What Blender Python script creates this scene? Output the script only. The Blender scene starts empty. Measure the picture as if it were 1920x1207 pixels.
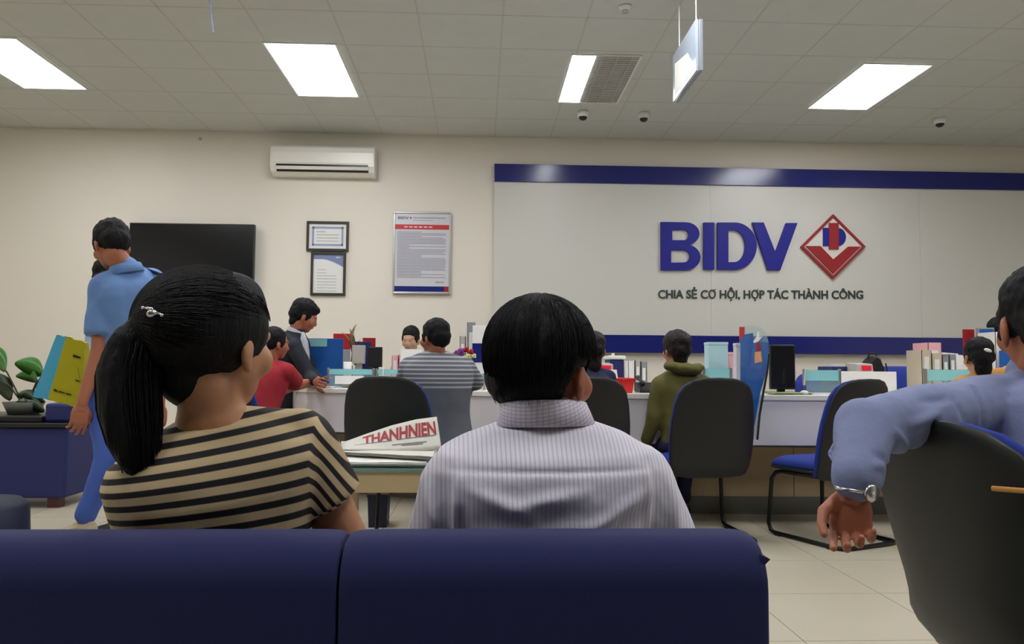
import bpy, bmesh, math, random
import numpy as np
from mathutils import Vector, Matrix, noise
random.seed(7)
R_ = math.radians
V = Vector
sc = bpy.context.scene
COL = sc.collection

# ---------------------------------------------------------------- camera
FOC = 1450.0
CAMZ = 1.0
cam_d = bpy.data.cameras.new('camera')
cam = bpy.data.objects.new('camera', cam_d)
COL.objects.link(cam)
CAMR = (Matrix.Rotation(R_(-2.4), 3, 'Z') @ Matrix.Rotation(R_(90 + 3.43), 3, 'X') @ Matrix.Rotation(R_(0.4), 3, 'Z'))
cam.matrix_world = Matrix.Translation((0, 0, CAMZ)) @ CAMR.to_4x4()
cam_d.sensor_fit = 'HORIZONTAL'
cam_d.sensor_width = 36.0
cam_d.lens = 36.0 * FOC / 1920.0
cam_d.clip_start = 0.05
sc.camera = cam

def P(px, py, Y):
    """world point on the plane y=Y seen at photograph pixel px,py"""
    d = CAMR @ V(((px - 960) / FOC, -(py - 603.5) / FOC, -1))
    return V((0, 0, CAMZ)) + d * (Y / d.y)

def proj(v):
    q = CAMR.transposed() @ (V(v) - V((0, 0, CAMZ)))
    return 960 - FOC * q.x / q.z, 603.5 + FOC * q.y / q.z

def PZ(px, py, z):
    d = CAMR @ V(((px - 960) / FOC, -(py - 603.5) / FOC, -1))
    return V((0, 0, CAMZ)) + d * ((z - CAMZ) / d.z)

# ---------------------------------------------------------------- world, exposure
w = bpy.data.worlds.new('world'); sc.world = w; w.use_nodes = True
w.node_tree.nodes['Background'].inputs[0].default_value = (0.8, 0.9, 1.0, 1)
w.node_tree.nodes['Background'].inputs[1].default_value = 0.3
sc.view_settings.view_transform = 'Standard'
sc.view_settings.look = 'None'
sc.view_settings.gamma = 1
sc.view_settings.use_curve_mapping = False
sc.view_settings.exposure = 0.0
LAMP = 16.2           # emission of the ceiling troffers

# ---------------------------------------------------------------- materials
def lin(h):
    if isinstance(h, str):
        h = h.lstrip('#'); c = [int(h[i:i + 2], 16) / 255 for i in (0, 2, 4)]
    else:
        c = h
    return tuple((x / 12.92 if x <= .04045 else ((x + .055) / 1.055) ** 2.4) for x in c) + (1,)

def mat(name, col, rough=.55, metal=0, var=.08, scale=12, bump=0, bscale=60, emit=0, trans=0, alpha=1, spec=.5, coat=0, stretch=None, sheen=0):
    m = bpy.data.materials.new(name); m.use_nodes = True
    nt = m.node_tree; b = nt.nodes['Principled BSDF']
    c = lin(col)
    b.inputs['Roughness'].default_value = rough
    b.inputs['Metallic'].default_value = metal
    b.inputs['Specular IOR Level'].default_value = spec
    b.inputs['Coat Weight'].default_value = coat
    if sheen: b.inputs['Sheen Weight'].default_value = sheen
    if trans: b.inputs['Transmission Weight'].default_value = trans
    if alpha < 1: b.inputs['Alpha'].default_value = alpha
    if emit:
        b.inputs['Emission Color'].default_value = c
        b.inputs['Emission Strength'].default_value = emit
    tc = nt.nodes.new('ShaderNodeTexCoord')
    src = tc.outputs['Object']
    if stretch:
        mp = nt.nodes.new('ShaderNodeMapping'); mp.inputs['Scale'].default_value = stretch
        nt.links.new(src, mp.inputs[0]); src = mp.outputs[0]
    n = nt.nodes.new('ShaderNodeTexNoise'); n.inputs['Scale'].default_value = scale; n.inputs['Detail'].default_value = 4
    nt.links.new(src, n.inputs['Vector'])
    mx = nt.nodes.new('ShaderNodeMix'); mx.data_type = 'RGBA'
    mx.inputs[6].default_value = tuple(max(0, x * (1 - var)) for x in c[:3]) + (1,)
    mx.inputs[7].default_value = tuple(min(1, x * (1 + var)) for x in c[:3]) + (1,)
    nt.links.new(n.outputs[0], mx.inputs[0])
    nt.links.new(mx.outputs[2], b.inputs['Base Color'])
    if bump:
        n2 = nt.nodes.new('ShaderNodeTexNoise'); n2.inputs['Scale'].default_value = bscale; n2.inputs['Detail'].default_value = 5
        nt.links.new(src, n2.inputs['Vector'])
        bp = nt.nodes.new('ShaderNodeBump'); bp.inputs['Strength'].default_value = bump; bp.inputs['Distance'].default_value = .01
        nt.links.new(n2.outputs[0], bp.inputs['Height']); nt.links.new(bp.outputs[0], b.inputs['Normal'])
    return m

def striped(name, c1, c2, attr, period, duty, rough=.8, soft=.04, c3=None, attr2=None, period2=.01, duty2=.1, bump=.25):
    """cloth with woven stripes that follow a per-vertex attribute measured along the cloth"""
    m = mat(name, c1, rough, var=.05, bump=bump, bscale=25, sheen=.0)
    nt = m.node_tree; b = nt.nodes['Principled BSDF']
    base = b.inputs['Base Color'].links[0].from_socket
    def band(at, per, dt, base, col):
        a = nt.nodes.new('ShaderNodeAttribute'); a.attribute_name = at
        d = nt.nodes.new('ShaderNodeMath'); d.operation = 'DIVIDE'; d.inputs[1].default_value = per
        nt.links.new(a.outputs['Fac'], d.inputs[0])
        f = nt.nodes.new('ShaderNodeMath'); f.operation = 'PINGPONG'; f.inputs[1].default_value = .5
        nt.links.new(d.outputs[0], f.inputs[0])
        r = nt.nodes.new('ShaderNodeMapRange'); r.inputs['From Min'].default_value = dt / 2 - soft; r.inputs['From Max'].default_value = dt / 2 + soft
        r.inputs['To Min'].default_value = 1; r.inputs['To Max'].default_value = 0
        nt.links.new(f.outputs[0], r.inputs['Value'])
        mx = nt.nodes.new('ShaderNodeMix'); mx.data_type = 'RGBA'
        nt.links.new(r.outputs[0], mx.inputs[0]); nt.links.new(base, mx.inputs[6]); mx.inputs[7].default_value = lin(col)
        return mx.outputs[2]
    out = band(attr, period, duty, base, c2)
    if attr2: out = band(attr2, period2, duty2, out, c3)
    nt.links.new(out, b.inputs['Base Color'])
    return m

MT = {}
MT['facade'] = mat('dark_glass_facade', '#3c4044', .3, var=.1)
MT['wall'] = mat('wall_paint', '#e4ddd0', .6, var=.02, scale=2, bump=.03, bscale=200)
MT['ceil'] = mat('ceiling_tile_board', '#cacdc8', .9, var=.04, scale=6, bump=.25, bscale=160)
MT['grid'] = mat('ceiling_grid_metal', '#bcbeb8', .6, var=.03)
MT['floor'] = mat('floor_tile_glazed', '#c2baa5', .28, var=.05, scale=3, spec=.4)
MT['grout'] = mat('floor_grout', '#8a8473', .9)
MT['lamp'] = mat('lamp_diffuser', '#fbfcff', .5, var=.0, emit=LAMP)
MT['white'] = mat('white_plastic', '#e9e9e4', .35, var=.02)
MT['acwhite'] = mat('air_conditioner_plastic', '#efece3', .3, var=.02)
MT['louver'] = mat('lamp_louver_grey', '#b0b0ab', .5, var=.1, scale=4)
MT['dark'] = mat('dark_plastic', '#17181a', .4, var=.1)
MT['screen'] = mat('screen_glass', '#1c1c1f', .12, var=.1, scale=3, spec=.5)
MT['black'] = mat('black_metal', '#0d0e10', .35, metal=.3)
MT['shell'] = mat('black_chair_shell', '#141519', .5, var=.1, scale=5, bump=.05, bscale=300)
MT['shellg'] = mat('dark_green_grey_chair_shell', '#1c1f1c', .45, var=.12, scale=4, bump=.05, bscale=300)
MT['bluefab'] = mat('blue_chair_fabric', '#1f3590', .85, var=.1, scale=30, bump=.2, bscale=400)
MT['sofa'] = mat('navy_sofa_fabric', '#10184e', .9, var=.06, scale=6, bump=.15, bscale=500, sheen=.05)
MT['navy'] = mat('navy_leatherette', '#1a2460', .6, var=.08, scale=5)
MT['barblue'] = mat('sign_bar_blue', '#1b2370', .2, var=.03)
MT['board'] = mat('sign_board_white', '#d2d0c9', .35, var=.015, scale=1.5)
MT['logo_blue'] = mat('logo_blue', '#20208a', .5, var=.08, scale=8, spec=.3)
MT['logo_red'] = mat('logo_red', '#98101a', .45, var=.05)
MT['logo_white'] = mat('logo_white', '#dcd9d0', .35, var=.01)
MT['slogan'] = mat('slogan_dark_green', '#30382f', .5, var=.05)
MT['counter'] = mat('counter_white_laminate', '#e9e4e6', .35, var=.02)
MT['countertop'] = mat('counter_top_white', '#f0eee8', .25, var=.02)
MT['wood'] = mat('beige_wood_panel', '#b8a27c', .5, var=.12, scale=3, stretch=(1, 1, 6))
MT['base'] = mat('grey_skirting', '#6d695f', .5, var=.05)
MT['foot'] = mat('brown_foot', '#5a3030', .5)
MT['frost'] = mat('frosted_aqua_film', '#8fd0d4', .35, var=.03)
MT['aqua'] = mat('aqua_card', '#b4d8de', .4, var=.03)
MT['bluebox'] = mat('blue_board', '#1a5aa8', .4, var=.05)
MT['red'] = mat('red_plastic', '#c02a2c', .35, var=.05)
MT['redtray'] = mat('red_tray_plastic', '#f0302a', .35, var=.05)
MT['paper'] = mat('paper_white', '#eceae6', .7, var=.02)
MT['news'] = mat('newsprint', '#cfccc2', .8, var=.06, scale=25)
MT['ink'] = mat('printing_ink_grey', '#77767a', .8)
MT['redink'] = mat('masthead_red', '#9c2430', .7)
MT['pink'] = mat('pink_card', '#f0b4bc', .6, var=.03)
MT['beige'] = mat('beige_card', '#c9bda5', .6, var=.05)
MT['grey'] = mat('grey_plastic', '#8d929a', .45, var=.05)
MT['lgrey'] = mat('light_grey_plastic', '#b4b2aa', .45, var=.05)
MT['steel'] = mat('brushed_steel', '#b9b9b6', .3, metal=.9)
MT['gframe'] = mat('dark_picture_frame', '#35322a', .35)
MT['leaf'] = mat('green_leaf', '#3f7a2c', .4, var=.2, scale=6)
MT['dleaf'] = mat('dark_green_leaf', '#33452c', .35, var=.2, scale=6)
MT['bleaf'] = mat('brownish_leaf', '#7d6b4a', .5, var=.2, scale=20)
MT['stem'] = mat('plant_stem', '#4a4630', .6)
MT['pot'] = mat('grey_pot', '#55584f', .5)
MT['skin'] = mat('skin', '#bb8560', .5, var=.06, scale=8, bump=.04, bscale=120)
MT['skin_l'] = mat('skin_light', '#c09678', .5, var=.05, scale=8, bump=.03, bscale=120)
MT['skin_d'] = mat('skin_ruddy', '#a8664a', .5, var=.08, scale=10, bump=.06, bscale=120)
MT['hair'] = mat('black_hair', '#09080b', .62, spec=.25, var=.35, scale=30, bump=.5, bscale=60, stretch=(4, 4, .5))
MT['hairb'] = mat('dark_brown_hair', '#1b1010', .5, spec=.3, var=.35, scale=30, bump=.5, bscale=60, stretch=(4, 4, .5))
MT['eye'] = mat('eye_white', '#d8d0c8', .2)
MT['lip'] = mat('lip', '#9c5a50', .45)
MT['silver'] = mat('silver_metal', '#d5d5d5', .2, metal=.9)
MT['shoe'] = mat('cream_shoe', '#c9b99a', .5)
MT['bshoe'] = mat('black_shoe', '#17161a', .4)
MT['guardshirt'] = mat('light_blue_shirt', '#6487bd', .8, var=.04, bump=.25, bscale=14)
MT['guardtrouser'] = mat('blue_trousers', '#4a6ac4', .8, var=.05, bump=.3, bscale=12)
MT['dtrouser'] = mat('dark_trousers', '#20222c', .85, var=.1, bump=.3, bscale=12)
MT['navytrouser'] = mat('navy_trousers', '#1d2342', .85, var=.1, bump=.3, bscale=12)
MT['redshirt'] = mat('red_t_shirt', '#9c1c28', .85, var=.06, bump=.25, bscale=14)
MT['blazer'] = mat('navy_blazer', '#131827', .8, var=.1, bump=.2, bscale=14)
MT['whiteshirt'] = mat('white_shirt', '#b4b8c0', .8, var=.03, bump=.2, bscale=14)
MT['olive'] = mat('olive_jacket', '#605a26', .8, var=.1, scale=9, bump=.4, bscale=14)
MT['tan'] = mat('tan_top', '#c9924e', .85, var=.06, bump=.2, bscale=14)
MT['lavender'] = mat('lavender_blue_shirt', '#7a83a8', .8, var=.05, scale=10, bump=.35, bscale=22)
MT['lgtop'] = mat('pale_blue_top', '#a9c4e0', .8, var=.05, bump=.2, bscale=14)
MT['bagblue'] = mat('light_blue_shopping_bag', '#4fb4e0', .5, var=.05, bump=.2, bscale=20)
MT['bagyellow'] = mat('yellow_shopping_bag', '#c0b40c', .45, var=.08, bump=.3, bscale=16)
MT['yellow'] = mat('pale_yellow_petals', '#d9d98a', .7)
MT['purple'] = mat('purple_petals', '#7a3a86', .7)
MT['redpetal'] = mat('red_petals', '#a8182c', .7)

def glassy(name, col, alpha, rough=.08):
    m = mat(name, col, rough, var=.01, alpha=alpha, spec=.6)
    return m
MT['glass'] = glassy('clear_screen_glass', '#a9c9c6', .28)
MT['acryl'] = mat('clear_acrylic', '#b9c6d6', .1, var=.1, scale=5, alpha=.75, coat=.6)
MT['blueglass'] = glassy('blue_film_glass', '#1c5fae', .88)
MT['tableglass'] = mat('green_edge_glass', '#7f9c90', .08, var=.02, alpha=.6)

# ---------------------------------------------------------------- mesh builder
ORG = {}
class M:
    def __init__(s): s.v = []; s.f = []
    def add(s, vs, fs):
        o = len(s.v); s.v += [V(a) for a in vs]; s.f += [tuple(i + o for i in f) for f in fs]; return s
    def join(s, o): return s.add(o.v, o.f)
    def tf(s, mt): s.v = [mt @ a for a in s.v]; return s
    def box(s, x0, x1, y0, y1, z0, z1):
        return s.add([(x, y, z) for z in (z0, z1) for y in (y0, y1) for x in (x0, x1)],
                     [(0, 2, 3, 1), (4, 5, 7, 6), (0, 1, 5, 4), (2, 6, 7, 3), (0, 4, 6, 2), (1, 3, 7, 5)])
    def obox(s, c, sx, sy, sz, rot=None):
        m = M().box(-sx / 2, sx / 2, -sy / 2, sy / 2, -sz / 2, sz / 2)
        r = rot or Matrix.Identity(3)
        return s.add([V(c) + r @ a for a in m.v], m.f)
    def prism(s, pts, off):
        n = len(pts); a = [V(p) for p in pts]; b = [p + V(off) for p in a]
        nrm = V((0, 0, 0))
        for i in range(n): nrm += a[i].cross(a[(i + 1) % n])
        fl = nrm.dot(V(off)) > 0
        f = [tuple(range(n)), tuple(range(2 * n - 1, n - 1, -1))] + [(i, i + n, (i + 1) % n + n, (i + 1) % n) for i in range(n)]
        if fl: f = [tuple(reversed(q)) for q in f]
        return s.add(a + b, f)
    def loft(s, rings, closed=False):
        n = len(rings[0]); vs = [p for r in rings for p in r]; fs = []
        for k in range(len(rings) - 1 + (1 if closed else 0)):
            a = k * n; b = ((k + 1) % len(rings)) * n
            for i in range(n): fs.append((a + i, a + (i + 1) % n, b + (i + 1) % n, b + i))
        if not closed:
            fs.append(tuple(range(n - 1, -1, -1))); fs.append(tuple(range((len(rings) - 1) * n, len(rings) * n)))
        return s.add(vs, fs)
    def tube(s, pts, r, n=8, closed=False, flat=1.0):
        pts = [V(p) for p in pts]; m = len(pts)
        rs = r if isinstance(r, (list, tuple)) else [r] * m
        rings = []; up = None
        for i in range(m):
            a = pts[i - 1] if (i > 0 or closed) else pts[i]; b = pts[(i + 1) % m] if (i < m - 1 or closed) else pts[i]
            t = (b - a)
            t = t.normalized() if t.length > 1e-9 else V((0, 0, 1))
            if up is None: up = t.orthogonal().normalized()
            up = (up - t * up.dot(t)); up = up.normalized() if up.length > 1e-6 else t.orthogonal().normalized()
            sd = t.cross(up)
            rings.append([pts[i] + (up * math.cos(2 * math.pi * k / n) + sd * flat * math.sin(2 * math.pi * k / n)) * rs[i] for k in range(n)])
        return s.loft(rings, closed)
    def ell(s, c, rad, rot=None, seg=16, rg=10):
        if not isinstance(rad, (tuple, list)): rad = (rad,) * 3
        rot = rot or Matrix.Identity(3); c = V(c); vs = [c + rot @ V((0, 0, -rad[2]))]
        for j in range(1, rg):
            a = -math.pi / 2 + math.pi * j / rg
            for i in range(seg):
                b = 2 * math.pi * i / seg
                vs.append(c + rot @ V((rad[0] * math.cos(a) * math.cos(b), rad[1] * math.cos(a) * math.sin(b), rad[2] * math.sin(a))))
        vs.append(c + rot @ V((0, 0, rad[2]))); fs = []
        for i in range(seg):
            fs.append((0, 1 + (i + 1) % seg, 1 + i))
            e = 1 + (rg - 2) * seg
            fs.append((e + i, e + (i + 1) % seg, len(vs) - 1))
            for j in range(rg - 2):
                a = 1 + j * seg; b = a + seg
                fs.append((a + i, a + (i + 1) % seg, b + (i + 1) % seg, b + i))
        return s.add(vs, fs)
    def limb(s, pts, rs, n=14):
        """tapered rounded chain: cones with balls at the joints"""
        pts = [V(p) for p in pts]
        for i, p in enumerate(pts):
            s.ell(p, rs[i], seg=n, rg=8)
            if i: s.tube([pts[i - 1], p], [rs[i - 1], rs[i]], n)
        return s
    def lathe(s, prof, c, n=20):
        c = V(c)
        return s.loft([[c + V((r * math.cos(2 * math.pi * k / n), r * math.sin(2 * math.pi * k / n), z)) for k in range(n)] for r, z in prof])
    def pillow(s, outline, th, mp, scales=(1, .985, .94, .85, .65, .35), k=2.0):
        """closed cushion over a 2-D outline; mp(u,v,w) maps to space"""
        cu = sum(a for a, b in outline) / len(outline); cv = sum(b for a, b in outline) / len(outline)
        def side(sg, lst):
            r = []
            for q in lst:
                t = sg * th / 2 * (1 - q ** (k * 3)) ** .5 if q < 1 else 0
                r.append([V(mp(cu + (a - cu) * q, cv + (b - cv) * q, t)) for a, b in outline])
            return r
        back = side(-1, list(scales)[1:])[::-1]; front = side(1, scales)
        return s.loft(back + front)
    def mesh(s, name):
        me = bpy.data.meshes.new(name); me.from_pydata([tuple(a) for a in s.v], [], s.f); me.update(); return me
    def build(s, name, m, parent=None, smooth=False, bevel=0, origin=None, attrs=None, bseg=2):
        if parent is not None: org = ORG.get(parent.name, V((0, 0, 0)))
        else:
            if origin is None:
                xs = [a.x for a in s.v]; ys = [a.y for a in s.v]; zs = [a.z for a in s.v]
                origin = ((min(xs) + max(xs)) / 2, (min(ys) + max(ys)) / 2, min(zs))
            org = V(origin)
        me = bpy.data.meshes.new(name); me.from_pydata([tuple(a - org) for a in s.v], [], s.f); me.update()
        for q in (m if isinstance(m, (list, tuple)) else [m]): me.materials.append(MT[q] if isinstance(q, str) else q)
        if attrs:
            for k_, vals in attrs.items():
                at = me.attributes.new(k_, 'FLOAT', 'POINT'); at.data.foreach_set('value', np.asarray(vals, dtype=np.float32))
        if bevel:
            bm = bmesh.new(); bm.from_mesh(me); bmesh.ops.recalc_face_normals(bm, faces=bm.faces)
            es = [e for e in bm.edges if e.is_manifold and e.calc_face_angle(0) > .6]
            bmesh.ops.bevel(bm, geom=es, offset=bevel, segments=bseg, profile=.5, affect='EDGES', clamp_overlap=True)
            bm.to_mesh(me); bm.free()
        if smooth: me.polygons.foreach_set('use_smooth', [True] * len(me.polygons))
        ob = bpy.data.objects.new(name, me); COL.objects.link(ob)
        if parent is not None: ob.parent = parent
        else: ob.location = org
        ORG[ob.name] = org
        return ob

def remesh(m, voxel, it=4, fac=.5):
    """fuse overlapping closed pieces into one continuous surface"""
    me = m.mesh('tmp'); ob = bpy.data.objects.new('tmp', me); COL.objects.link(ob)
    r = ob.modifiers.new('r', 'REMESH'); r.mode = 'VOXEL'; r.voxel_size = voxel; r.adaptivity = 0
    if it:
        q = ob.modifiers.new('s', 'SMOOTH'); q.factor = fac; q.iterations = it
    dg = bpy.context.evaluated_depsgraph_get()
    e = ob.evaluated_get(dg).to_mesh()
    n = len(e.vertices); co = np.empty(n * 3, np.float32); e.vertices.foreach_get('co', co)
    out = M(); out.v = [V(a) for a in co.reshape(-1, 3).tolist()]; out.f = [tuple(p.vertices) for p in e.polygons]
    nn = np.empty(n * 3, np.float32); e.vertex_normals.foreach_get('vector', nn)
    out.n = [V(a) for a in nn.reshape(-1, 3).tolist()]
    ob.evaluated_get(dg).to_mesh_clear()
    bpy.data.objects.remove(ob); bpy.data.meshes.remove(me)
    return out

def crumple(m, amp, sc_=(6, 6, 6), seed=0.0, ridged=False):
    for i, a in enumerate(m.v):
        q = V((a.x * sc_[0] + seed, a.y * sc_[1], a.z * sc_[2]))
        h = noise.noise(q) + .5 * noise.noise(q * 2.1)
        if ridged: h = .5 - abs(h) * 1.6
        m.v[i] = a + m.n[i] * amp * h
    return m

def crease(m, segs):
    """cloth folds: ridges (amp > 0) and valleys pressed along segments given on planes facing the camera"""
    for a, b, amp, wd in segs:
        ax, az, bx_, bz = a.x, a.z, b.x, b.z; L2 = max(1e-9, (bx_ - ax) ** 2 + (bz - az) ** 2)
        ymax = max(a.y, b.y) + .03
        for i, v in enumerate(m.v):
            if v.y > ymax: continue
            u = ((v.x - ax) * (bx_ - ax) + (v.z - az) * (bz - az)) / L2
            uc = min(1, max(0, u)); dx = v.x - ax - (bx_ - ax) * uc; dz = v.z - az - (bz - az) * uc
            d2 = (dx * dx + dz * dz) / (wd * wd)
            if d2 < 9: m.v[i] = v + m.n[i] * amp * math.exp(-d2) * math.sin(math.pi * (.12 + .76 * uc))
    return m

def tag(o, label=None, cat=None, group=None, kind=None):
    if label: o['label'] = label
    if cat: o['category'] = cat
    if group: o['group'] = group
    if kind: o['kind'] = kind
    return o

def thing(name, label, cat, loc, group=None):
    o = bpy.data.objects.new(name, None); COL.objects.link(o); o.location = loc; o.empty_display_size = .1
    ORG[o.name] = V(loc)
    return tag(o, label, cat, group)

def copy_tree(o, parent=None):
    kids = [c for c in COL.objects if c.parent == o]
    c = o.copy(); COL.objects.link(c)
    if parent is not None: c.parent = parent
    ORG[c.name] = ORG.get(o.name, V((0, 0, 0)))
    for k in kids: copy_tree(k, c)
    return c

def text_mesh(body, height, width=None, thick=.002, bold=0.0):
    """lettering as a mesh in the XZ plane, facing -Y; cap height and width in metres; origin at the bottom left"""
    c = bpy.data.curves.new('t', 'FONT'); c.body = body; c.size = 1; c.extrude = .5; c.offset = bold; c.resolution_u = 4
    o = bpy.data.objects.new('t', c); COL.objects.link(o)
    dg = bpy.context.evaluated_depsgraph_get()
    me = o.evaluated_get(dg).to_mesh()
    vs = [v.co.copy() for v in me.vertices]; fs = [tuple(p.vertices) for p in me.polygons]
    o.evaluated_get(dg).to_mesh_clear(); bpy.data.objects.remove(o); bpy.data.curves.remove(c)
    x0 = min(v.x for v in vs); x1 = max(v.x for v in vs); y0 = 0; ch = .729
    sx = (width / (x1 - x0)) if width else height / ch
    m = M(); m.v = [V(((v.x - x0) * sx, -v.z * thick, v.y * height / ch)) for v in vs]; m.f = fs
    return m

def rotz(a): return Matrix.Rotation(a, 4, 'Z')
def rrect(x0, x1, z0, z1, r, n=5):
    out = []
    for cx, cz, a0 in ((x1 - r, z1 - r, 0), (x0 + r, z1 - r, 90), (x0 + r, z0 + r, 180), (x1 - r, z0 + r, 270)):
        for k in range(n + 1):
            a = R_(a0 + 90 * k / n); out.append((cx + r * math.cos(a), cz + r * math.sin(a)))
    return out
# ================================================================ SETTING
WY = 8.7; CH = CAMZ + 2.64; XL = -6.2; XR = 8.2; YB = -3.5
def struct(m, name, mt_, **k):
    return tag(m.build(name, mt_, **k), kind='structure')
struct(M().box(XL, XR, WY, WY + .15, 0, CH + .1), 'wall_back', 'wall')
struct(M().box(XL - .15, XL, YB, WY, 0, CH + .1), 'wall_left', 'wall')
struct(M().box(XR, XR + .15, YB, WY, 0, CH + .1), 'wall_right', 'wall')
struct(M().box(XL, XR, YB - .15, YB, 0, CH + .1), 'wall_front', 'facade')
struct(M().box(XL, XR, WY - .012, WY, 0, .1), 'baseboard_back', 'base')
floor = struct(M().box(XL, XR, YB, WY, -.12, -.006), 'floor', 'grout')
ceil = struct(M().box(XL, XR, YB, WY, CH + .012, CH + .1), 'ceiling', 'grid')
# floor tiles
TS = .6
def tile_obj(name, sx, sy, z0, z1, mt_, parent, x, y, me=[None], cache={}):
    key = (name, sx, sy)
    if key not in cache:
        m = M().box(-sx / 2, sx / 2, -sy / 2, sy / 2, z0, z1)
        q = m.mesh(name); q.materials.append(MT[mt_])
        bm = bmesh.new(); bm.from_mesh(q)
        zz = z1 if z1 > 0 or z0 < -.001 else z0
        bm.to_mesh(q); bm.free(); cache[key] = q
    o = bpy.data.objects.new(name, cache[key]); COL.objects.link(o); o.parent = parent
    po = ORG[parent.name]
    o.location = V((x, y, 0)) - po
    return o
def tiling(name, nx0, nx1, ox, px_, py_list, z0, z1, gap, mt_, parent):
    for (y0, y1) in py_list:
        for i in range(nx0, nx1):
            x0 = max(ox + i * px_, XL + .002); x1 = min(ox + (i + 1) * px_, XR - .002)
            if x1 - x0 < .02: continue
            sx = round(x1 - x0 - gap, 4); sy = round(y1 - y0 - gap, 4)
            tile_obj(name, sx, sy, z0, z1, mt_, parent, (x0 + x1) / 2, (y0 + y1) / 2)
fx0 = P(1685, 1190, 2.9).x
rows = []; y = 2.88 - .6 * 4
while y < WY - .02:
    rows.append((y, min(y + .6, WY - .002))); y += .6
tiling('floor_tile', -10, 11, .61 % .6, .6, rows, -.01, 0, .004, 'floor', floor)
# plain tiled floor behind the camera, past the pieces that can be seen
tag(M().box(XL, XR, YB, 2.88 - 2.4 - .004, -.01, 0).build('floor_tiles_behind', 'floor', parent=floor), kind='stuff')
# ceiling tiles and rails
PX = .6375
rows = []; y = WY - .01 - .6 * 8
yy = [WY - .05 - .6 * k for k in range(0, 8)]
rows = [(WY - .05, WY - .002)] + [(a - .6, a) for a in yy]
tiling('ceiling_tile', -10, 13, -1.76, PX, rows, CH, CH + .012, .012, 'ceil', ceil)
tag(M().box(XL, XR, YB, yy[-1] - .61, CH, CH + .012).build('ceiling_tiles_behind', 'ceil', parent=ceil), kind='stuff')
rail = M()
for a in yy: rail.box(XL, XR, a - .007, a + .007, CH - .001, CH + .0119)
for i in range(-7, 16):
    x = -1.76 + i * PX
    if XL + .01 < x < XR - .01: rail.box(x - .007, x + .007, yy[-1] - .6, WY - .002, CH - .001, CH + .0119)
rail.build('grid_rail', 'grid', parent=ceil)

# ================================================================ CEILING LIGHTS
def troffer(x0, x1, y0, y1, label, lit=1.0):
    t = thing('ceiling_light', label, 'light', ((x0 + x1) / 2, (y0 + y1) / 2, CH - .02), 'recessed ceiling lights')
    z0, z1 = CH - .014, CH - .002
    f = M(); e = .015
    for a in ((x0 - e, x1 + e, y0 - e, y0), (x0 - e, x1 + e, y1, y1 + e), (x0 - e, x0, y0, y1), (x1, x1 + e, y0, y1)):
        f.box(*a, z0, z1)
    f.build('frame', 'white', t)
    xm = x0 + (x1 - x0) * lit
    M().box(x0, xm, y0, y1, CH - .008, CH - .003).build('diffuser', 'lamp', t)
    if lit < 1:
        up_ = M().box(xm, x1, y0, y1, CH - .006, CH - .002).build('unlit_panel', 'louver', t); up_['label'] = 'grey unlit louver panel'
        g = M()
        for k in range(24):
            yk = y0 + (y1 - y0) * (k + .5) / 24
            g.box(xm + .01, x1 - .005, yk - .004, yk + .004, CH - .012, CH - .006)
        for k in range(3):
            xk = xm + (x1 - xm) * (k + .5) / 3
            g.box(xk - .006, xk + .006, y0, y1, CH - .013, CH - .006)
        g.build('louver', 'louver', up_)
    return t
def lpos(a, b, c, d):
    n = PZ(*a, CH); f = PZ(*c, CH); n2 = PZ(*b, CH); f2 = PZ(*d, CH)
    return ((n.x + f.x) / 2, (n2.x + f2.x) / 2, (n.y + n2.y) / 2, (f.y + f2.y) / 2)
A = lpos((495, 78), (627, 82), (560, 177), (672, 179)); troffer(*A, 'bright square-looking ceiling light above the air conditioner')
B = lpos((1073, 100), (1196, 105), (1048, 190), (1160, 190)); troffer(*B, 'ceiling light half lit and half grey louver, by the hanging plate', lit=.35)
C_ = lpos((1617, 117), (1743, 121), (1520, 201), (1627, 203)); troffer(*C_, 'bright slanting ceiling light at the far right, beside a dome camera')
x1 = (PZ(27, 70, CH).x + PZ(163, 165, CH).x) / 2; y1 = PZ(163, 165, CH).y
troffer(x1 - .575, x1, y1 - 1.13, y1, 'bright ceiling light cut by the left edge of the view')
for yr in (3.9, .25):  # rows out of view, added so the foreground and the sitters' backs get light
    for i, q in enumerate((x1 - .575, A[0], B[0], C_[0], C_[0] + 2.5)):
        troffer(q, q + .575, yr, yr + 1.15, 'unseen ceiling light in rows added above and behind the waiting seats')

# ================================================================ CEILING FITTINGS
def dome(px, py, label):
    c = PZ(px, py - 9, CH)
    t = thing('dome_camera', label, 'camera', (c.x, c.y, CH - .1), 'dome cameras')
    M().lathe([(.0, -.0), (.055, 0), (.058, -.012), (.056, -.05), (.05, -.058), (0, -.058)][::-1], (c.x, c.y, CH - .001)).build('housing', 'white', t, smooth=True)
    d = M().ell((c.x, c.y, CH - .058), (.043, .043, .036), seg=18, rg=10); d.build('dome', 'dark', t, smooth=True)['label'] = 'smoked dark dome'
dome(1093, 218, 'white dome camera below the half-lit ceiling light')
dome(1207, 221, 'white dome camera between the half-lit light and the hanging plate')
dome(1762, 231, 'white dome camera at the right below the slanting light')
c = PZ(1172, 12, CH)
t = thing('smoke_detector', 'round white smoke detector on the ceiling near the top edge', 'smoke detector', (c.x, c.y, CH - .05))
M().lathe([(0, 0), (.05, 0), (.05, -.012), (.035, -.022), (.033, -.03), (0, -.03)][::-1], (c.x, c.y, CH - .001)).build('base', 'white', t, smooth=True)
M().lathe([(0, -.03), (.022, -.03), (.026, -.045), (0, -.048)][::-1], (c.x, c.y, CH)).build('sensor', 'lgrey', t, smooth=True)
c = P(374, 259, WY - .02)
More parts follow.
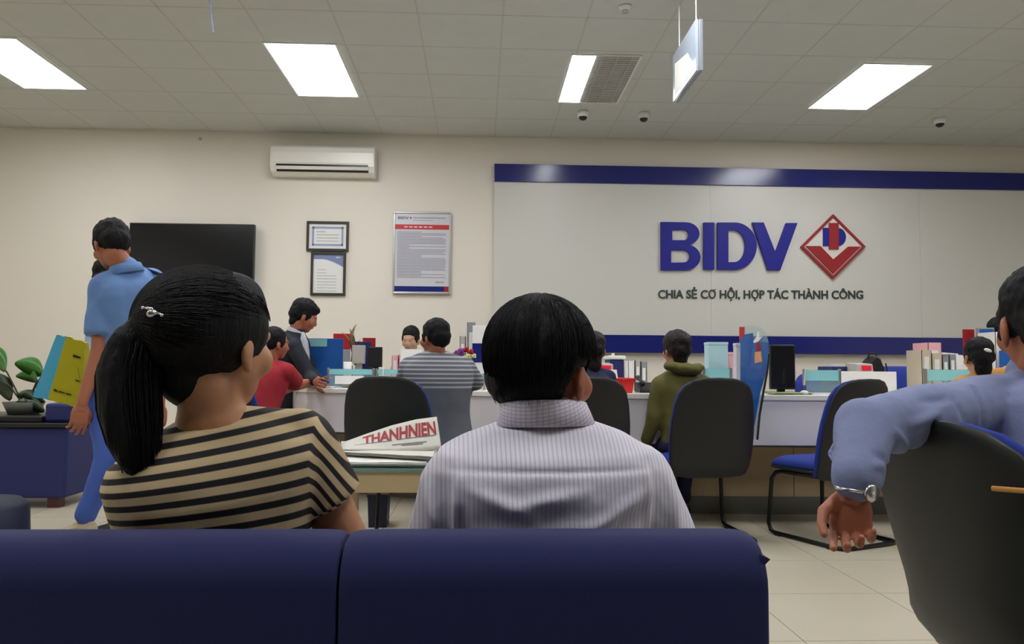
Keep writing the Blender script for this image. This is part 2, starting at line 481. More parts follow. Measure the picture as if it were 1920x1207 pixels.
M().lathe([(0, 0), (.018, 0), (.016, .01), (0, .014)], (0, 0, 0), 12).tf(Matrix.Translation((c.x, WY, c.z)) @ Matrix.Rotation(R_(90), 4, 'X')).build('wall_sensor', 'lgrey')
tag(bpy.data.objects['wall_sensor'], 'tiny grey round wall sensor left of the air conditioner', 'sensor')
# hanging acrylic plate
a = P(1262, 192, 5.5); b = P(1312, 131, 4.9); xx = (a.x + b.x) / 2; zb = (a.z + b.z) / 2; hh = .345
t = thing('hanging_sign', 'clear bluish hanging plate seen nearly edge-on, on two cables', 'sign', (xx, 5.2, zb))
M().box(xx - .012, xx + .006, 4.9, 5.5, zb, zb + hh).build('acrylic_plate', 'acryl', t, bevel=.002)
M().box(xx + .008, xx + .03, 4.88, 5.5, zb - .005, zb + hh * .98).build('backing_plate', 'grey', t, bevel=.002)
for q in (4.93, 5.36):
    M().tube([(xx, q, zb + hh - .01), (xx, q, CH)], .004, 6).build('cable', 'white', t)
M().prism([(xx - .0125, 4.93, zb + .03), (xx - .0125, 5.44, zb + .03), (xx - .0125, 5.44, zb + .26), (xx - .0125, 5.1, zb + .2)], (-.0015, 0, 0)).build('print', 'paper', t)['label'] = 'white patch imitating the ceiling light reflection on the plate'  # white patch paints the reflection of the ceiling lights onto the plate
# thin blue streamer at the upper left
c0 = PZ(392, -10, CH); 
a = P(389, -30, 5.3); b = P(400, 62, 5.3)
t = thing('streamer', 'thin blue-grey streamer hanging from the ceiling, upper left', 'streamer', (b.x, 5.3, b.z))
M().tube([(a.x - .01, 5.3, CH), a, b], .006, 6).build('ribbon', mat('cord_blue', '#6d7890', .6), t)

# ================================================================ BACK WALL
# air conditioner
a = P(507, 267, WY - .2); b = P(702, 328, WY - .2)
t = thing('air_conditioner', 'white split air conditioner high on the cream wall', 'air conditioner', ((a.x + b.x) / 2, WY - .1, b.z))
x0, x1_, zt, zb = a.x, b.x, P(600, 271, WY - .2).z, P(600, 326, WY - .2).z
H = zt - zb
prof = [(0, zt), (-.16, zt), (-.2, zt - .03), (-.215, zt - .1), (-.21, zb + .09), (-.17, zb + .03), (-.1, zb), (0, zb)]
M().prism([(x0, WY + p, z) for p, z in prof], (x1_ - x0, 0, 0)).build('body', 'acwhite', t, bevel=.008, smooth=False)
M().prism([(x0 + .07, WY + p, z) for p, z in [(-.211, zb + .105), (-.214, zb + .105), (-.2145, zb + .085), (-.188, zb + .045), (-.17, zb + .028), (-.168, zb + .032)]], (x1_ - x0 - .14, 0, 0)).build('outlet', 'dark', t)
M().prism([(x0 + .07, WY + p, z) for p, z in [(-.212, zb + .083), (-.222, zb + .08), (-.198, zb + .048), (-.19, zb + .052)]], (x1_ - x0 - .14, 0, 0)).build('flap', 'acwhite', t)
M().prism([(x0 + .02, WY - .217, zt - .09), (x1_ - .02, WY - .217, zt - .09), (x1_ - .02, WY - .215, zb + .12), (x0 + .02, WY - .215, zb + .12)], (0, -.004, 0)).build('front_panel', 'acwhite', t, bevel=.001)
# television
a = P(243, 417, WY - .12); b = P(474, 545, WY - .12)
t = thing('television', 'large black flat television on the wall behind the standing guard', 'television', ((a.x + b.x) / 2, WY - .1, b.z))
M().box(a.x, b.x, WY - .12, WY - .06, b.z, a.z).build('casing', 'dark', t, bevel=.006)
M().box(a.x + .012, b.x - .012, WY - .124, WY - .12, b.z + .02, a.z - .012).build('screen', 'screen', t)
M().box((a.x + b.x) / 2 - .2, (a.x + b.x) / 2 + .2, WY - .06, WY - .001, b.z + .2, a.z - .2).build('wall_bracket', 'black', t)
# frames
def picture(px0, py0, px1, py1, label, kind, fm='gframe'):
    Y = WY - .03
    a = P(px0, py0, Y); b = P(px1, py1, Y); w_ = b.x - a.x; h = a.z - b.z
    t = thing('framed_certificate', label, 'picture', ((a.x + b.x) / 2, WY - .02, b.z), 'framed certificates')
    f = M(); e = .028
    f.box(a.x, b.x, Y, WY, a.z - e, a.z); f.box(a.x, b.x, Y, WY, b.z, b.z + e); f.box(a.x, a.x + e, Y, WY, b.z + e, a.z - e); f.box(b.x - e, b.x, Y, WY, b.z + e, a.z - e)
    f.build('frame', fm, t, bevel=.003)
    M().box(a.x + e, b.x - e, WY - .014, WY - .004, b.z + e, a.z - e).build('paper', 'paper', t)
    l = M()
    if kind == 1:
        bm_ = M(); x0, x1_, z0, z1 = a.x + .06, b.x - .06, b.z + .06, a.z - .06
        for q in ((x0, x1_, z1 - .022, z1), (x0, x1_, z0, z0 + .022), (x0, x0 + .022, z0, z1), (x1_ - .022, x1_, z0, z1)):
            bm_.box(q[0], q[1], WY - .0155, WY - .014, q[2], q[3])
        bm_.build('border', mat('certificate_border_blue', '#8e9cc4', .6), t)
        for k in range(5):
            w2 = (x1_ - x0) * (.3 if k in (0, 4) else .7); cx = x0 + .05 if k == 0 else (x0 + x1_) / 2 - w2 / 2
            l.box(cx, cx + w2, WY - .0152, WY - .014, z1 - .06 - k * .035, z1 - .055 - k * .035)
    else:
        pts = [(a.x + e, a.z - e), (b.x - e, a.z - e)]; n = 10
        for k in range(n + 1):
            u = 1 - k / n; pts.append((a.x + e + (w_ - 2 * e) * u, a.z - e - .05 - .09 * max(0, (u - .3) / .7) ** 1.6))
        M().prism([(x, WY - .014, z) for x, z in pts], (0, -.0015, 0)).build('header', mat('certificate_header_blue', '#6a78ac', .5), t)
        for k in range(9):
            w2 = (w_ - .12) * (.45 if k in (0, 1, 8) else .95)
            l.box(a.x + .07, a.x + .07 + w2 * .85, WY - .0152, WY - .014, a.z - .2 - k * .034, a.z - .196 - k * .034)
        tm = text_mesh('BIDV', .018, thick=.002).tf(Matrix.Translation((b.x - .11, WY - .016, a.z - .065))); tm.build('logo_print', 'paper', t)
    l.build('printed_lines', 'ink', t)
    M().box(a.x + e, b.x - e, WY - .02, WY - .018, b.z + e, a.z - e).build('glass', glassy('picture_glass', '#dfe6ea', .06, .03), t)
picture(575, 414, 653, 471, 'landscape certificate with blue border in a dark frame', 1)
picture(583, 472, 647, 554, 'portrait certificate with blue header under the landscape one', 2)
# poster
Y = WY - .04
a = P(738, 396, Y); b = P(844, 552, Y); w_ = b.x - a.x; h = a.z - b.z
t = thing('notice_poster', 'tall white notice with red and blue bands in a steel frame', 'poster', ((a.x + b.x) / 2, WY - .02, b.z))
f = M(); e = .02
f.box(a.x, b.x, Y, WY, a.z - e, a.z); f.box(a.x, b.x, Y, WY, b.z, b.z + e); f.box(a.x, a.x + e, Y, WY, b.z + e, a.z - e); f.box(b.x - e, b.x, Y, WY, b.z + e, a.z - e)
f.build('frame', 'steel', t, bevel=.005)
M().box(a.x + e, b.x - e, WY - .03, WY - .02, b.z + e, a.z - e).build('sheet', mat('poster_sheet', '#cdcdd2', .25, var=.02), t)
yy0 = WY - .0315
M().box(a.x + e, b.x - e, yy0, WY - .03, a.z - .2, a.z - .145).build('red_band', 'red', t)
M().box(a.x + e, b.x - e, yy0, WY - .03, b.z + .03, b.z + .09).build('blue_band', 'barblue', t)
M().box(b.x - .07, b.x - e, yy0 - .001, WY - .03, b.z + .03, b.z + .09).build('red_corner', 'logo_red', t)
text_mesh('BIDV', .03, .12, .002, .02).tf(Matrix.Translation((a.x + .05, yy0, a.z - .085))).build('header_letters', 'barblue', t)
text_mesh('◆', .02, .025, .002).tf(Matrix.Translation((a.x + .18, yy0, a.z - .08))).build('header_mark', 'logo_red', t)
l = M()
l.box(a.x + .22, b.x - .06, yy0, WY - .03, a.z - .075, a.z - .062); l.box(a.x + .22, b.x - .2, yy0, WY - .03, a.z - .1, a.z - .094)
random.seed(3)
z = a.z - .235
k = 0
while z > b.z + .17:
    w2 = (w_ - .1) * (random.choice([.25, .5, .95, 1, 1, .98, 1]))
    l.box(a.x + .045, a.x + .045 + w2, yy0, WY - .03, z, z + .0085); z -= .0165; k += 1
l.box(b.x - .17, b.x - .07, yy0, WY - .03, b.z + .13, b.z + .145)
l.build('printed_lines', mat('poster_ink', '#9a99a8', .6), t)
l = M()
for k in range(6): l.box(a.x + .12 + k * .055, a.x + .16 + k * .055, yy0 - .001, yy0, a.z - .18, a.z - .165)
l.build('band_letters', 'pink', t)

# BIDV sign wall
Y = WY - .06
def row(px, py): return P(px, py, Y)
L_ = row(927, 308).x; R2 = XR - .02
zt1 = row(960, 308).z; zt0 = row(960, 341).z; zb1 = row(1300, 629).z; zb0 = row(1300, 662).z
def pt(z): return z
t = thing('sign_wall_panel', 'white display board with dark blue bars behind the lettering', 'sign', ((L_ + R2) / 2, WY - .03, zb0))
seams = [L_, row(1333, 500).x, row(1333, 500).x + 2.44, R2]
for k in range(3):
    if seams[k + 1] > seams[k] + .05:
        M().box(seams[k] + .001, seams[k + 1] - .001, Y, WY, zb0 + .01, zt0 + .02).build('board_panel', 'board', t)
M().box(L_, R2, Y - .02, WY, zt0, zt1).build('top_bar', 'barblue', t, bevel=.003)
M().box(row(887, 640).x, R2, Y - .02, WY, zb0, zb1).build('bottom_bar', 'barblue', t, bevel=.003)

k_ = (Y) / FOC * 1.0
def curve_shape(splines, depth, origin, nm):
    """splines in photograph pixels relative to origin pixel; laid on the board"""
    c = bpy.data.curves.new('c', 'CURVE'); c.dimensions = '2D'; c.fill_mode = 'BOTH'; c.extrude = depth / 2
    for pts in splines:
        s = c.splines.new('POLY'); s.points.add(len(pts) - 1)
        for i, (x, y) in enumerate(pts):
            w3 = P(x, y, Y); s.points[i].co = (w3.x, w3.z, 0, 1)
        s.use_cyclic_u = True
    o = bpy.data.objects.new('c', c); COL.objects.link(o)
    dg = bpy.context.evaluated_depsgraph_get(); me = o.evaluated_get(dg).to_mesh()
    m = M(); m.v = [V((v.co.x, Y - depth / 2 - v.co.z - origin, v.co.y)) for v in me.vertices]; m.f = [tuple(p.vertices) for p in me.polygons]
    o.evaluated_get(dg).to_mesh_clear(); bpy.data.objects.remove(o); bpy.data.curves.remove(c)
    return m
def arc(cx, cy, rx, ry, a0, a1, n=14):
    return [(cx + rx * math.cos(R_(a0 + (a1 - a0) * i / n)), cy + ry * math.sin(R_(a0 + (a1 - a0) * i / n))) for i in range(n + 1)]
c = P(1365, 507, Y)
t = thing('sign_lettering', 'raised blue BIDV letters on the white display board', 'sign', (c.x, Y, c.z))
Bo = [(1238, 417)] + arc(1284, 439, 26, 21.5, -90, 75) + arc(1284, 483, 28, 24, -75, 90) + [(1238, 507)]
B1 = [(1259, 431)] + arc(1281, 441, 9, 10, -90, 90, 8) + [(1259, 451)]
B2 = [(1257, 469)] + arc(1281, 481, 11, 11.5, -90, 90, 8) + [(1257, 493)]
I_ = [(1318, 418), (1338, 418), (1338, 506), (1318, 506)]
D_ = [(1344, 418)] + arc(1376, 462, 41, 44, -90, 90, 20) + [(1344, 506)]
D1 = [(1364, 432)] + arc(1374, 462, 22, 30, -90, 90, 16) + [(1364, 492)]
V_ = [(1409, 418), (1430, 418), (1452, 474), (1472, 419), (1493, 419), (1461, 507), (1438, 507)]
for s in ([Bo, B1, B2], [I_], [D_, D1], [V_]):
    curve_shape(s, .035, .001, 'l').build('letter', 'logo_blue', t)
cx, cy = 1560, 463
c = P(cx, 522, Y)
t = thing('sign_emblem', 'raised red diamond emblem with blue D mark beside the letters', 'sign', (c.x, Y, c.z))
dm = lambda r: [(cx, cy - r), (cx + r, cy), (cx, cy + r), (cx - r, cy)]
curve_shape([dm(60)], .02, .001, 'e').build('backing', 'logo_white', t)
curve_shape([dm(60.5), dm(54.5)], .035, .001, 'e').build('diamond_frame', 'logo_red', t)
curve_shape([[(cx - 51, cy - 1), (cx - 24, cy - 1), (cx, cy + 24), (cx + 28, cy), (cx + 51, cy), (cx, cy + 51)]], .035, .001, 'e').build('chevron', 'logo_red', t)
curve_shape([[(1541, 428), (1552, 428), (1552, 462), (1541, 462)]], .03, .001, 'e').build('blue_stem', 'logo_blue', t)
curve_shape([[(1569, 428)] + arc(1569, 445, 15, 17, -90, 90, 12) + [(1569, 462)]], .03, .001, 'e').build('blue_bow', 'logo_blue', t)
curve_shape([[(1552, 419), (1570, 419), (1570, 468), (1552, 468)]], .036, .001, 'e').build('red_bar', 'logo_red', t)
# slogan
a = P(1234, 559, Y); b = P(1618, 560, Y)
capz = P(1234, 543, Y).z - a.z
t = thing('sign_slogan', 'dark green Vietnamese slogan lettering below the large blue letters', 'sign', ((a.x + b.x) / 2, Y, a.z))
tm = text_mesh('CHIA SẺ CƠ HỘI, HỢP TÁC THÀNH CÔNG', capz, b.x - a.x, .012, .018)
tm.v = [V((v.x, v.y - .006, v.z + (b.z - a.z) * v.x / (b.x - a.x))) for v in tm.v]
tm.tf(Matrix.Translation((a.x, Y, a.z))).build('lettering', 'slogan', t)
# ================================================================ COUNTER
CT = .84
cpts = [(540, 6.6), (541, 6.4), (546, 6.22), (556, 6.1), (575, 6.01), (600, 5.95), (700, 5.75), (800, 5.58), (900, 5.4), (1050, 5.2), (1200, 5.06), (1350, 4.98), (1500, 4.95), (1750, 4.95), (2060, 4.98)]
path = [(P(px, 735, Y_).x, Y_) for px, Y_ in cpts]
def cy_at(x):
    for (a, b), (c2, d) in zip(path, path[1:]):
        if a <= x <= c2: return b + (d - b) * (x - a) / (c2 - a)
    return path[0][1] if x < path[0][0] else path[-1][1]
def on_counter(px, back, py=735):
    """X,Y of a spot seen at column px, `back` metres behind the counter's front edge"""
    Yv = 5.3
    for _ in range(6): Yv = cy_at(P(px, py, Yv).x) + back
    return P(px, py, Yv).x, Yv
def ribbon(m, pth, d0, d1, z0, z1):
    rings = [[(x, y + d0, z0), (x, y + d1, z0), (x, y + d1, z1), (x, y + d0, z1)] for x, y in pth]
    return m.loft(rings)
t = thing('service_counter', 'long curved white service counter with a beige wood base', 'counter', (path[8][0], path[8][1], 0))
ribbon(M(), path, -.01, .62, CT - .035, CT).build('countertop', 'countertop', t, bevel=.004)
ribbon(M(), path, .005, .03, .515, CT - .036).build('front_panel', 'counter', t)
ribbon(M(), path, .03, .5, .50, .514).build('panel_underside', 'base', t)
dense = []
for (a, b) in zip(path, path[1:]):
    for k in range(4): dense.append((a[0] + (b[0] - a[0]) * k / 4, a[1] + (b[1] - a[1]) * k / 4))
dense.append(path[-1])
xs = [path[0][0] + (path[-1][0] - path[0][0]) * k / 9 for k in range(10)]
for k in range(9):
    seg = [(xs[k] + .003, cy_at(xs[k] + .003))] + [q for q in dense if xs[k] + .02 < q[0] < xs[k + 1] - .02] + [(xs[k + 1] - .003, cy_at(xs[k + 1] - .003))]
    ribbon(M(), seg, .42, .44, .12, .50).build('wood_panel', 'wood', t)
ribbon(M(), path, .41, .44, 0, .119).build('kick_board', 'base', t)
# work desk behind the counter
ribbon(M(), path, .621, 1.15, .72, .75).build('staff_worktop', 'countertop', t)
for k in range(0, len(path), 3):
    x, y = path[k]; M().box(x - .02, x + .02, y + .5, y + 1.02, 0, .719).build('leg_panel', 'counter', t)

def bx(px0, py0, px1, Y_, depth, z0, py1=None):
    a = P(px0, py0, Y_); b = P(px1, py0, Y_)
    return a.x, b.x, Y_, Y_ + depth, z0, a.z

def screen(px0, px1, py0, back, label, frost=.45, card=False):
    xa, Ya = on_counter((px0 + px1) / 2, back)
    a = P(px0, py0, Ya); b = P(px1, py0, Ya); zt = a.z
    t = thing('glass_screen', label, 'screen', ((a.x + b.x) / 2, Ya, CT), 'glass screens on the counter')
    M().box(a.x + .01, b.x - .01, Ya, Ya + .006, CT + .012, zt).build('glass_pane', 'glass', t)
    M().box(a.x + .012, b.x - .012, Ya - .002, Ya, zt - (zt - CT) * frost, zt - .003).build('frosted_strip', 'frost', t)
    for q in (a.x, b.x - .014): M().box(q, q + .014, Ya - .012, Ya + .018, CT, zt + .006).build('post', 'steel', t, bevel=.003)
    if card:
        M().box(a.x + .06, b.x - .08, Ya - .006, Ya - .003, CT + .03, zt - (zt - CT) * frost - .01).build('card', 'paper', t)
    return t
screen(614, 702, 691, .22, 'aqua-topped glass screen holding a white card, beside the blue board', .3, True)
screen(704, 800, 692, .25, 'glass screen directly left of the striped-sweater man', .25)
screen(838, 910, 700, .3, 'aqua glass screen between the striped-sweater man and the front man')
screen(1318, 1372, 690, .3, 'aqua glass screen below the pale aqua box')
screen(1506, 1576, 693, .3, 'aqua glass screen right of the black monitor')
screen(1733, 1822, 692, .3, 'aqua glass screen in front of the standing files at right')

def board_item(name, label, cat, px0, py0, px1, back, mt_, z0=CT, th=.02, strip=None, group=None):
    x, Ya = on_counter((px0 + px1) / 2, back)
    a = P(px0, py0, Ya); b = P(px1, py0, Ya)
    t = thing(name, label, cat, ((a.x + b.x) / 2, Ya, z0), group)
    M().box(a.x, b.x, Ya, Ya + th, z0, a.z).build('panel', mt_, t, bevel=.003)
    e = M()
    for q in (a.x + .02, b.x - .06): e.box(q, q + .04, Ya - .03, Ya + th + .03, z0, z0 + .008)
    e.build('foot', 'grey', t)
    if strip:
        w0, w1, h0, h1, mm = strip; W = b.x - a.x; Hh = a.z - z0
        M().box(a.x + W * w0, a.x + W * w1, Ya - .003, Ya, z0 + Hh * h0, z0 + Hh * h1).build('label_strip', mm, t)
    return t
board_item('desk_partition', 'bright blue upright board beside the blazer man', 'partition', 576, 634, 644, .56, 'bluebox', strip=(0, .55, .83, .99, 'frost'))
board_item('red_folder', 'red folder standing behind the blue board', 'folder', 625, 625, 657, .8, 'red', z0=.75)
board_item('grey_divider', 'narrow grey divider beside the blue board', 'divider', 643, 655, 656, .5, 'grey')
board_item('blue_folder', 'dark blue folder standing behind the grey monitor', 'folder', 664, 640, 696, .78, 'navy', z0=.75)
board_item('dark_red_folder', 'dark red folder behind the dark blue one', 'folder', 680, 633, 704, .95, 'logo_red', z0=.75)
board_item('desk_partition', 'white and blue partition left of the front man\'s head', 'partition', 886, 610, 935, .5, 'paper', strip=(0, 1, .42, .72, 'barblue'))
board_item('white_panel', 'plain white low panel between the red display and blue chair', 'partition', 1577, 696, 1681, .42, 'paper')

def monitor(px0, py0, px1, py1, back, label, body='dark', scr='screen', z0=CT, face=-1, yaw=0):
    x, Ya = on_counter((px0 + px1) / 2, back)
    a = P(px0, py0, Ya); b = P(px1, py1, Ya); cx = (a.x + b.x) / 2
    t = thing('monitor', label, 'monitor', (cx, Ya, z0), 'monitors on the counter')
    R = Matrix.Translation((cx, Ya, 0)) @ rotz(yaw) @ Matrix.Translation((-cx, -Ya, 0))
    M().box(a.x, b.x, Ya, Ya + .035, b.z, a.z).tf(R).build('casing', body, t, bevel=.005)
    M().box(a.x + .01, b.x - .01, Ya - .003, Ya, b.z + .015, a.z - .012).tf(R).build('screen', scr, t)
    M().box(cx - .025, cx + .025, Ya + .03, Ya + .055, z0 + .01, b.z + .12).tf(R).build('neck', body, t)
    M().box(cx - .09, cx + .09, Ya - .05, Ya + .1, z0, z0 + .012).tf(R).build('stand', body, t, bevel=.004)
    return t
m_ = monitor(1444, 646, 1492, 730, .3, 'black upright monitor on the counter, right of the blue divider')
monitor(660, 647, 684, 682, .55, 'pale grey monitor back beside the brown-leaved plant', 'lgrey', 'lgrey')
monitor(690, 650, 716, 688, .6, 'monitor with pale left side and black right side', 'dark', 'dark')
x, Ya = on_counter(696, .58)

def binder(px0, py0, px1, back, mt_, label, z0=CT, d=.2, group='upright files', name='file_binder', cat='binder', lean=0):
    x, Ya = on_counter((px0 + px1) / 2, back)
    a = P(px0, py0, Ya); b = P(px1, py0, Ya)
    t = thing(name, label, cat, ((a.x + b.x) / 2, Ya, z0), group)
    c = ((a.x + b.x) / 2, z0)
    Mx = Matrix.Translation((c[0], Ya, z0)) @ Matrix.Rotation(lean, 4, 'Y') @ Matrix.Translation((-c[0], -Ya, -z0))
    s = M().box(a.x, b.x, Ya, Ya + .004, z0, a.z); s.box(a.x, a.x + .003, Ya, Ya + d, z0, a.z); s.box(b.x - .003, b.x, Ya, Ya + d, z0, a.z)
    s.tf(Mx).build('cover', mt_, t)
    M().box(a.x + .004, b.x - .004, Ya + .006, Ya + d - .01, z0 + .004, a.z - .012).tf(Mx).build('pages', 'paper', t)
    w_ = b.x - a.x
    M().box(a.x + w_ * .25, b.x - w_ * .25, Ya - .001, Ya, z0 + (a.z - z0) * .55, z0 + (a.z - z0) * .85).tf(Mx).build('spine_label', 'paper', t)
    return t
binder(735, 666, 747, .4, 'pink', 'pink file at the left of the pair beside the teller')
binder(748, 664, 762, .4, 'pink', 'pink file at the right of the pair beside the teller')
binder(876, 604, 891, .5, 'grey', 'tall grey-blue file behind the flowers')
binder(862, 630, 873, .48, 'lgrey', 'short pale file beside the tall grey-blue one')
binder(1178, 676, 1190, .7, 'paper', 'white file left of its neighbours behind the red tray', z0=.75)
binder(1191, 675, 1201, .7, 'lgrey', 'pale grey file in the middle behind the red tray', z0=.75)
binder(1202, 678, 1213, .7, 'grey', 'grey file nearest the olive-jacket person', z0=.75)
binder(1728, 656, 1746, .45, 'beige', 'beige file, left of the pair below the bun-haired girl')
binder(1740, 642, 1765, .56, 'pink', 'pale pink file rising above the beige files')
binder(1747, 662, 1766, .45, 'beige', 'beige file in front of the pale pink one')
binder(1767, 668, 1779, .45, 'grey', 'grey-blue file right of the beige files')
binder(1780, 664, 1792, .48, 'grey', 'darker grey file next to the fanned papers')

# pale aqua box, brochure
def carton(px0, py0, px1, back, z0, mt_, label, name, cat, d=.1, top=None):
    x, Ya = on_counter((px0 + px1) / 2, back)
    a = P(px0, py0, Ya); b = P(px1, py0, Ya)
    t = thing(name, label, cat, ((a.x + b.x) / 2, Ya, z0))
    M().box(a.x, b.x, Ya, Ya + d, z0, a.z - .02).build('body', mt_, t, bevel=.003)
    M().box(a.x - .002, b.x + .002, Ya - .002, Ya + d + .002, a.z - .02, a.z).build('lid', top or mt_, t, bevel=.003)
    return t
zt = P(1345, 690, on_counter(1345, .33)[1]).z
carton(1328, 641, 1365, .33, CT, 'aqua', 'pale aqua box standing behind a low glass screen', 'display_box', 'box', .1)
carton(1380, 643, 1399, .1, CT, mat('brochure_lilac', '#d3cdd6', .5), 'narrow lilac-white brochure box beside the blue divider', 'brochure_box', 'box', .06)
carton(1366, 660, 1376, .42, CT, 'pink', 'small dull pink box between aqua box and brochure box', 'small_box', 'box', .06)
# curved blue divider
t = None
xa, Ya = on_counter(1400, -.02)
def dq(px, py, f=0.0):
    # the divider stands at an angle: left edge further, right edge nearer
    u = (px - 1385) / 57.0; return P(px, py, 4.99 - .3 * u + f)
out = [(1386, 612), (1400, 611), (1415, 610), (1428, 614), (1436, 624), (1441, 640), (1442, 662), (1438, 700), (1431, 738), (1424, 780), (1420, 824), (1408, 824), (1400, 740), (1386, 738)]
t = thing('counter_divider', 'tall curved blue glass divider hanging past the counter edge', 'divider', tuple(dq(1410, 824)))
def plate(pts, f0, f1, nm, mt_, par): 
    M().prism([dq(*p, f0) for p in pts], dq(1410, 700, f1) - dq(1410, 700, f0)).build(nm, mt_, par)
plate(out, 0, .012, 'glass', 'glass', t)
plate([(1388, 628), (1412, 624), (1412, 640), (1440, 642), (1441, 662), (1436, 700), (1425, 738), (1412, 812), (1407, 812), (1402, 740), (1388, 736)], -.004, -.001, 'blue_film', 'blueglass', t)
plate([(1386, 613), (1396, 613), (1396, 625), (1386, 640)], -.006, -.0045, 'red_corner', 'red', t)
plate([(1412, 640), (1418, 632), (1420, 622), (1423, 622), (1424, 632), (1430, 630), (1422, 640), (1414, 643)], -.008, -.005, 'white_sticker', 'paper', t)
plate([(1415, 660), (1427, 658), (1429, 678), (1415, 681)], -.008, -.005, 'orange_sticker', mat('orange_sticker', '#d9a070', .5, var=.3, scale=60), t)
plate([(1417, 644), (1423, 642), (1428, 656), (1418, 658)], -.008, -.005, 'maroon_sticker', 'logo_red', t)
M().tube([dq(p[0], p[1], .006) for p in out[6:11]], .007, 6).build('edge_trim', 'dark', t)

# banknote counters with red display
def notecounter(px0, py0, px1, back, label, px_led):
    x, Ya = on_counter((px0 + px1) / 2, back)
    a = P(px0, py0, Ya); b = P(px1, py0, Ya); z0 = CT
    t = thing('banknote_counter', label, 'machine', ((a.x + b.x) / 2, Ya, z0), 'banknote counters')
    M().prism([(a.x, Ya, z0), (a.x, Ya + .22, z0), (a.x, Ya + .22, a.z + .01), (a.x, Ya + .05, a.z)], (b.x - a.x, 0, 0)).build('body', 'lgrey', t, bevel=.006)
    e0, e1 = P(px_led[0], py0 + 3, Ya), P(px_led[1], py0 + 12, Ya)
    Mx = M().box(e0.x, e1.x, Ya + .03, Ya + .045, e1.z, e0.z); Mx.build('display', mat('led_red', '#d01030', .4, emit=.5), t)
    M().box(a.x + .02, b.x - .02, Ya - .03, Ya, z0, z0 + .03).build('tray', 'dark', t)
notecounter(1120, 682, 1152, .3, 'banknote counter with red display beside the front man\'s ear', (1128, 1147))
notecounter(1612, 682, 1643, .5, 'banknote counter with red display above the white panel', (1621, 1638))
# printers
def printer(px0, py0, px1, py1, back, z0, label, body, top):
    x, Ya = on_counter((px0 + px1) / 2, back)
    a = P(px0, py0, Ya); b = P(px1, py1, Ya)
    t = thing('printer', label, 'printer', ((a.x + b.x) / 2, Ya, z0))
    M().box(a.x + .01, b.x - .01, Ya, Ya + .25, z0, b.z).build('body', body, t, bevel=.01)
    M().box(a.x, b.x, Ya - .01, Ya + .26, b.z + .001, a.z - .01).build('cover', top, t, bevel=.008)
    M().box(a.x + .05, b.x - .08, Ya + .03, Ya + .16, a.z - .01, a.z + .01).build('paper', 'paper', t)
printer(1141, 664, 1173, 674, .86, .75, 'white-topped blue printer behind the banknote counter', 'navy', 'white')
printer(1561, 684, 1611, 696, .7, .75, 'dark navy printer with white paper, left of the red display', 'navy', 'navy')

# red tray
x, Ya = on_counter(1170, .06); a = P(1148, 710, Ya); b = P(1190, 710, Ya)
t = thing('red_tray', 'bright red plastic basket on the counter beside the dark chair', 'basket', ((a.x + b.x) / 2, Ya, CT))
r0 = [(a.x + .012, Ya + .02), (b.x - .012, Ya + .02), (b.x - .012, Ya + .2), (a.x + .012, Ya + .2)]; r1 = [(a.x, Ya), (b.x, Ya), (b.x, Ya + .22), (a.x, Ya + .22)]
q = M(); th = .006
q.loft([[(x_, y_, CT) for x_, y_ in r0], [(x_, y_, a.z) for x_, y_ in r1],
        [(x_ + (th if i in (0, 3) else -th), y_ + (th if i < 2 else -th), a.z) for i, (x_, y_) in enumerate(r1)],
        [(x_ + (th if i in (0, 3) else -th), y_ + (th if i < 2 else -th), CT + .01) for i, (x_, y_) in enumerate(r0)]])
q.build('basket', 'redtray', t)
q = M(); q.tube([(a.x - .003, Ya - .003, a.z), (b.x + .003, Ya - .003, a.z), (b.x + .003, Ya + .223, a.z), (a.x - .003, Ya + .223, a.z)], .006, 6, closed=True); q.build('rim', 'redtray', t)

def sheet_stack(label, px, py, back, z0, w_, d, n, seed, name='paper_stack', mt_='paper', yaw=0):
    random.seed(seed); x, Ya = on_counter(px, back)
    t = thing(name, label, 'papers', (x, Ya, z0))
    for k in range(n):
        M().obox((x + random.uniform(-.01, .01), Ya + random.uniform(-.01, .01), z0 + .003 + k * .0045), w_, d, .004, Matrix.Rotation(yaw + random.uniform(-.12, .12), 3, 'Z')).build('sheet', mt_, t)
sheet_stack('white sheet under the blazer man\'s pen', 604, 722, .12, CT, .2, .2, 2, 1)
sheet_stack('greenish papers lying at the foot of the black monitor', 1480, 730, .1, CT, .26, .15, 3, 2, mt_=mat('green_paper', '#a9b078', .7))
sheet_stack('pinkish papers between pale monitor and glass screens', 676, 690, .4, CT, .24, .2, 14, 4, mt_=mat('pinkish_paper', '#c9a79c', .7))
# sheets on the banknote counter side
x, Ya = on_counter(1138, .2)
t = thing('leaflet', 'white leaflet leaning on the banknote counter', 'leaflet', (x, Ya, CT))
a, b = P(1124, 693, Ya), P(1166, 712, Ya)
M().prism([(a.x, Ya - .03, CT), (b.x - .02, Ya - .03, CT), (b.x - .03, Ya + .03, a.z), (a.x - .02, Ya + .03, a.z)], (0, .002, .001)).build('sheet', 'paper', t)
# white paper in tray by the teller
x, Ya = on_counter(768, .36); a = P(748, 654, Ya); b = P(792, 654, Ya)
t = thing('document_holder', 'white sheets in an upright holder before the teller', 'holder', ((a.x + b.x) / 2, Ya, CT))
M().prism([(a.x, Ya, CT + .02), (b.x, Ya, CT + .02), (b.x - .01, Ya + .05, a.z), (a.x + .01, Ya + .05, a.z)], (0, .004, 0)).build('sheet', 'paper', t)
M().prism([(a.x - .01, Ya + .006, CT), (b.x, Ya + .006, CT), (b.x, Ya + .03, CT + .1), (a.x - .01, Ya + .03, CT + .1)], (0, .01, 0)).build('holder', 'pink', t)
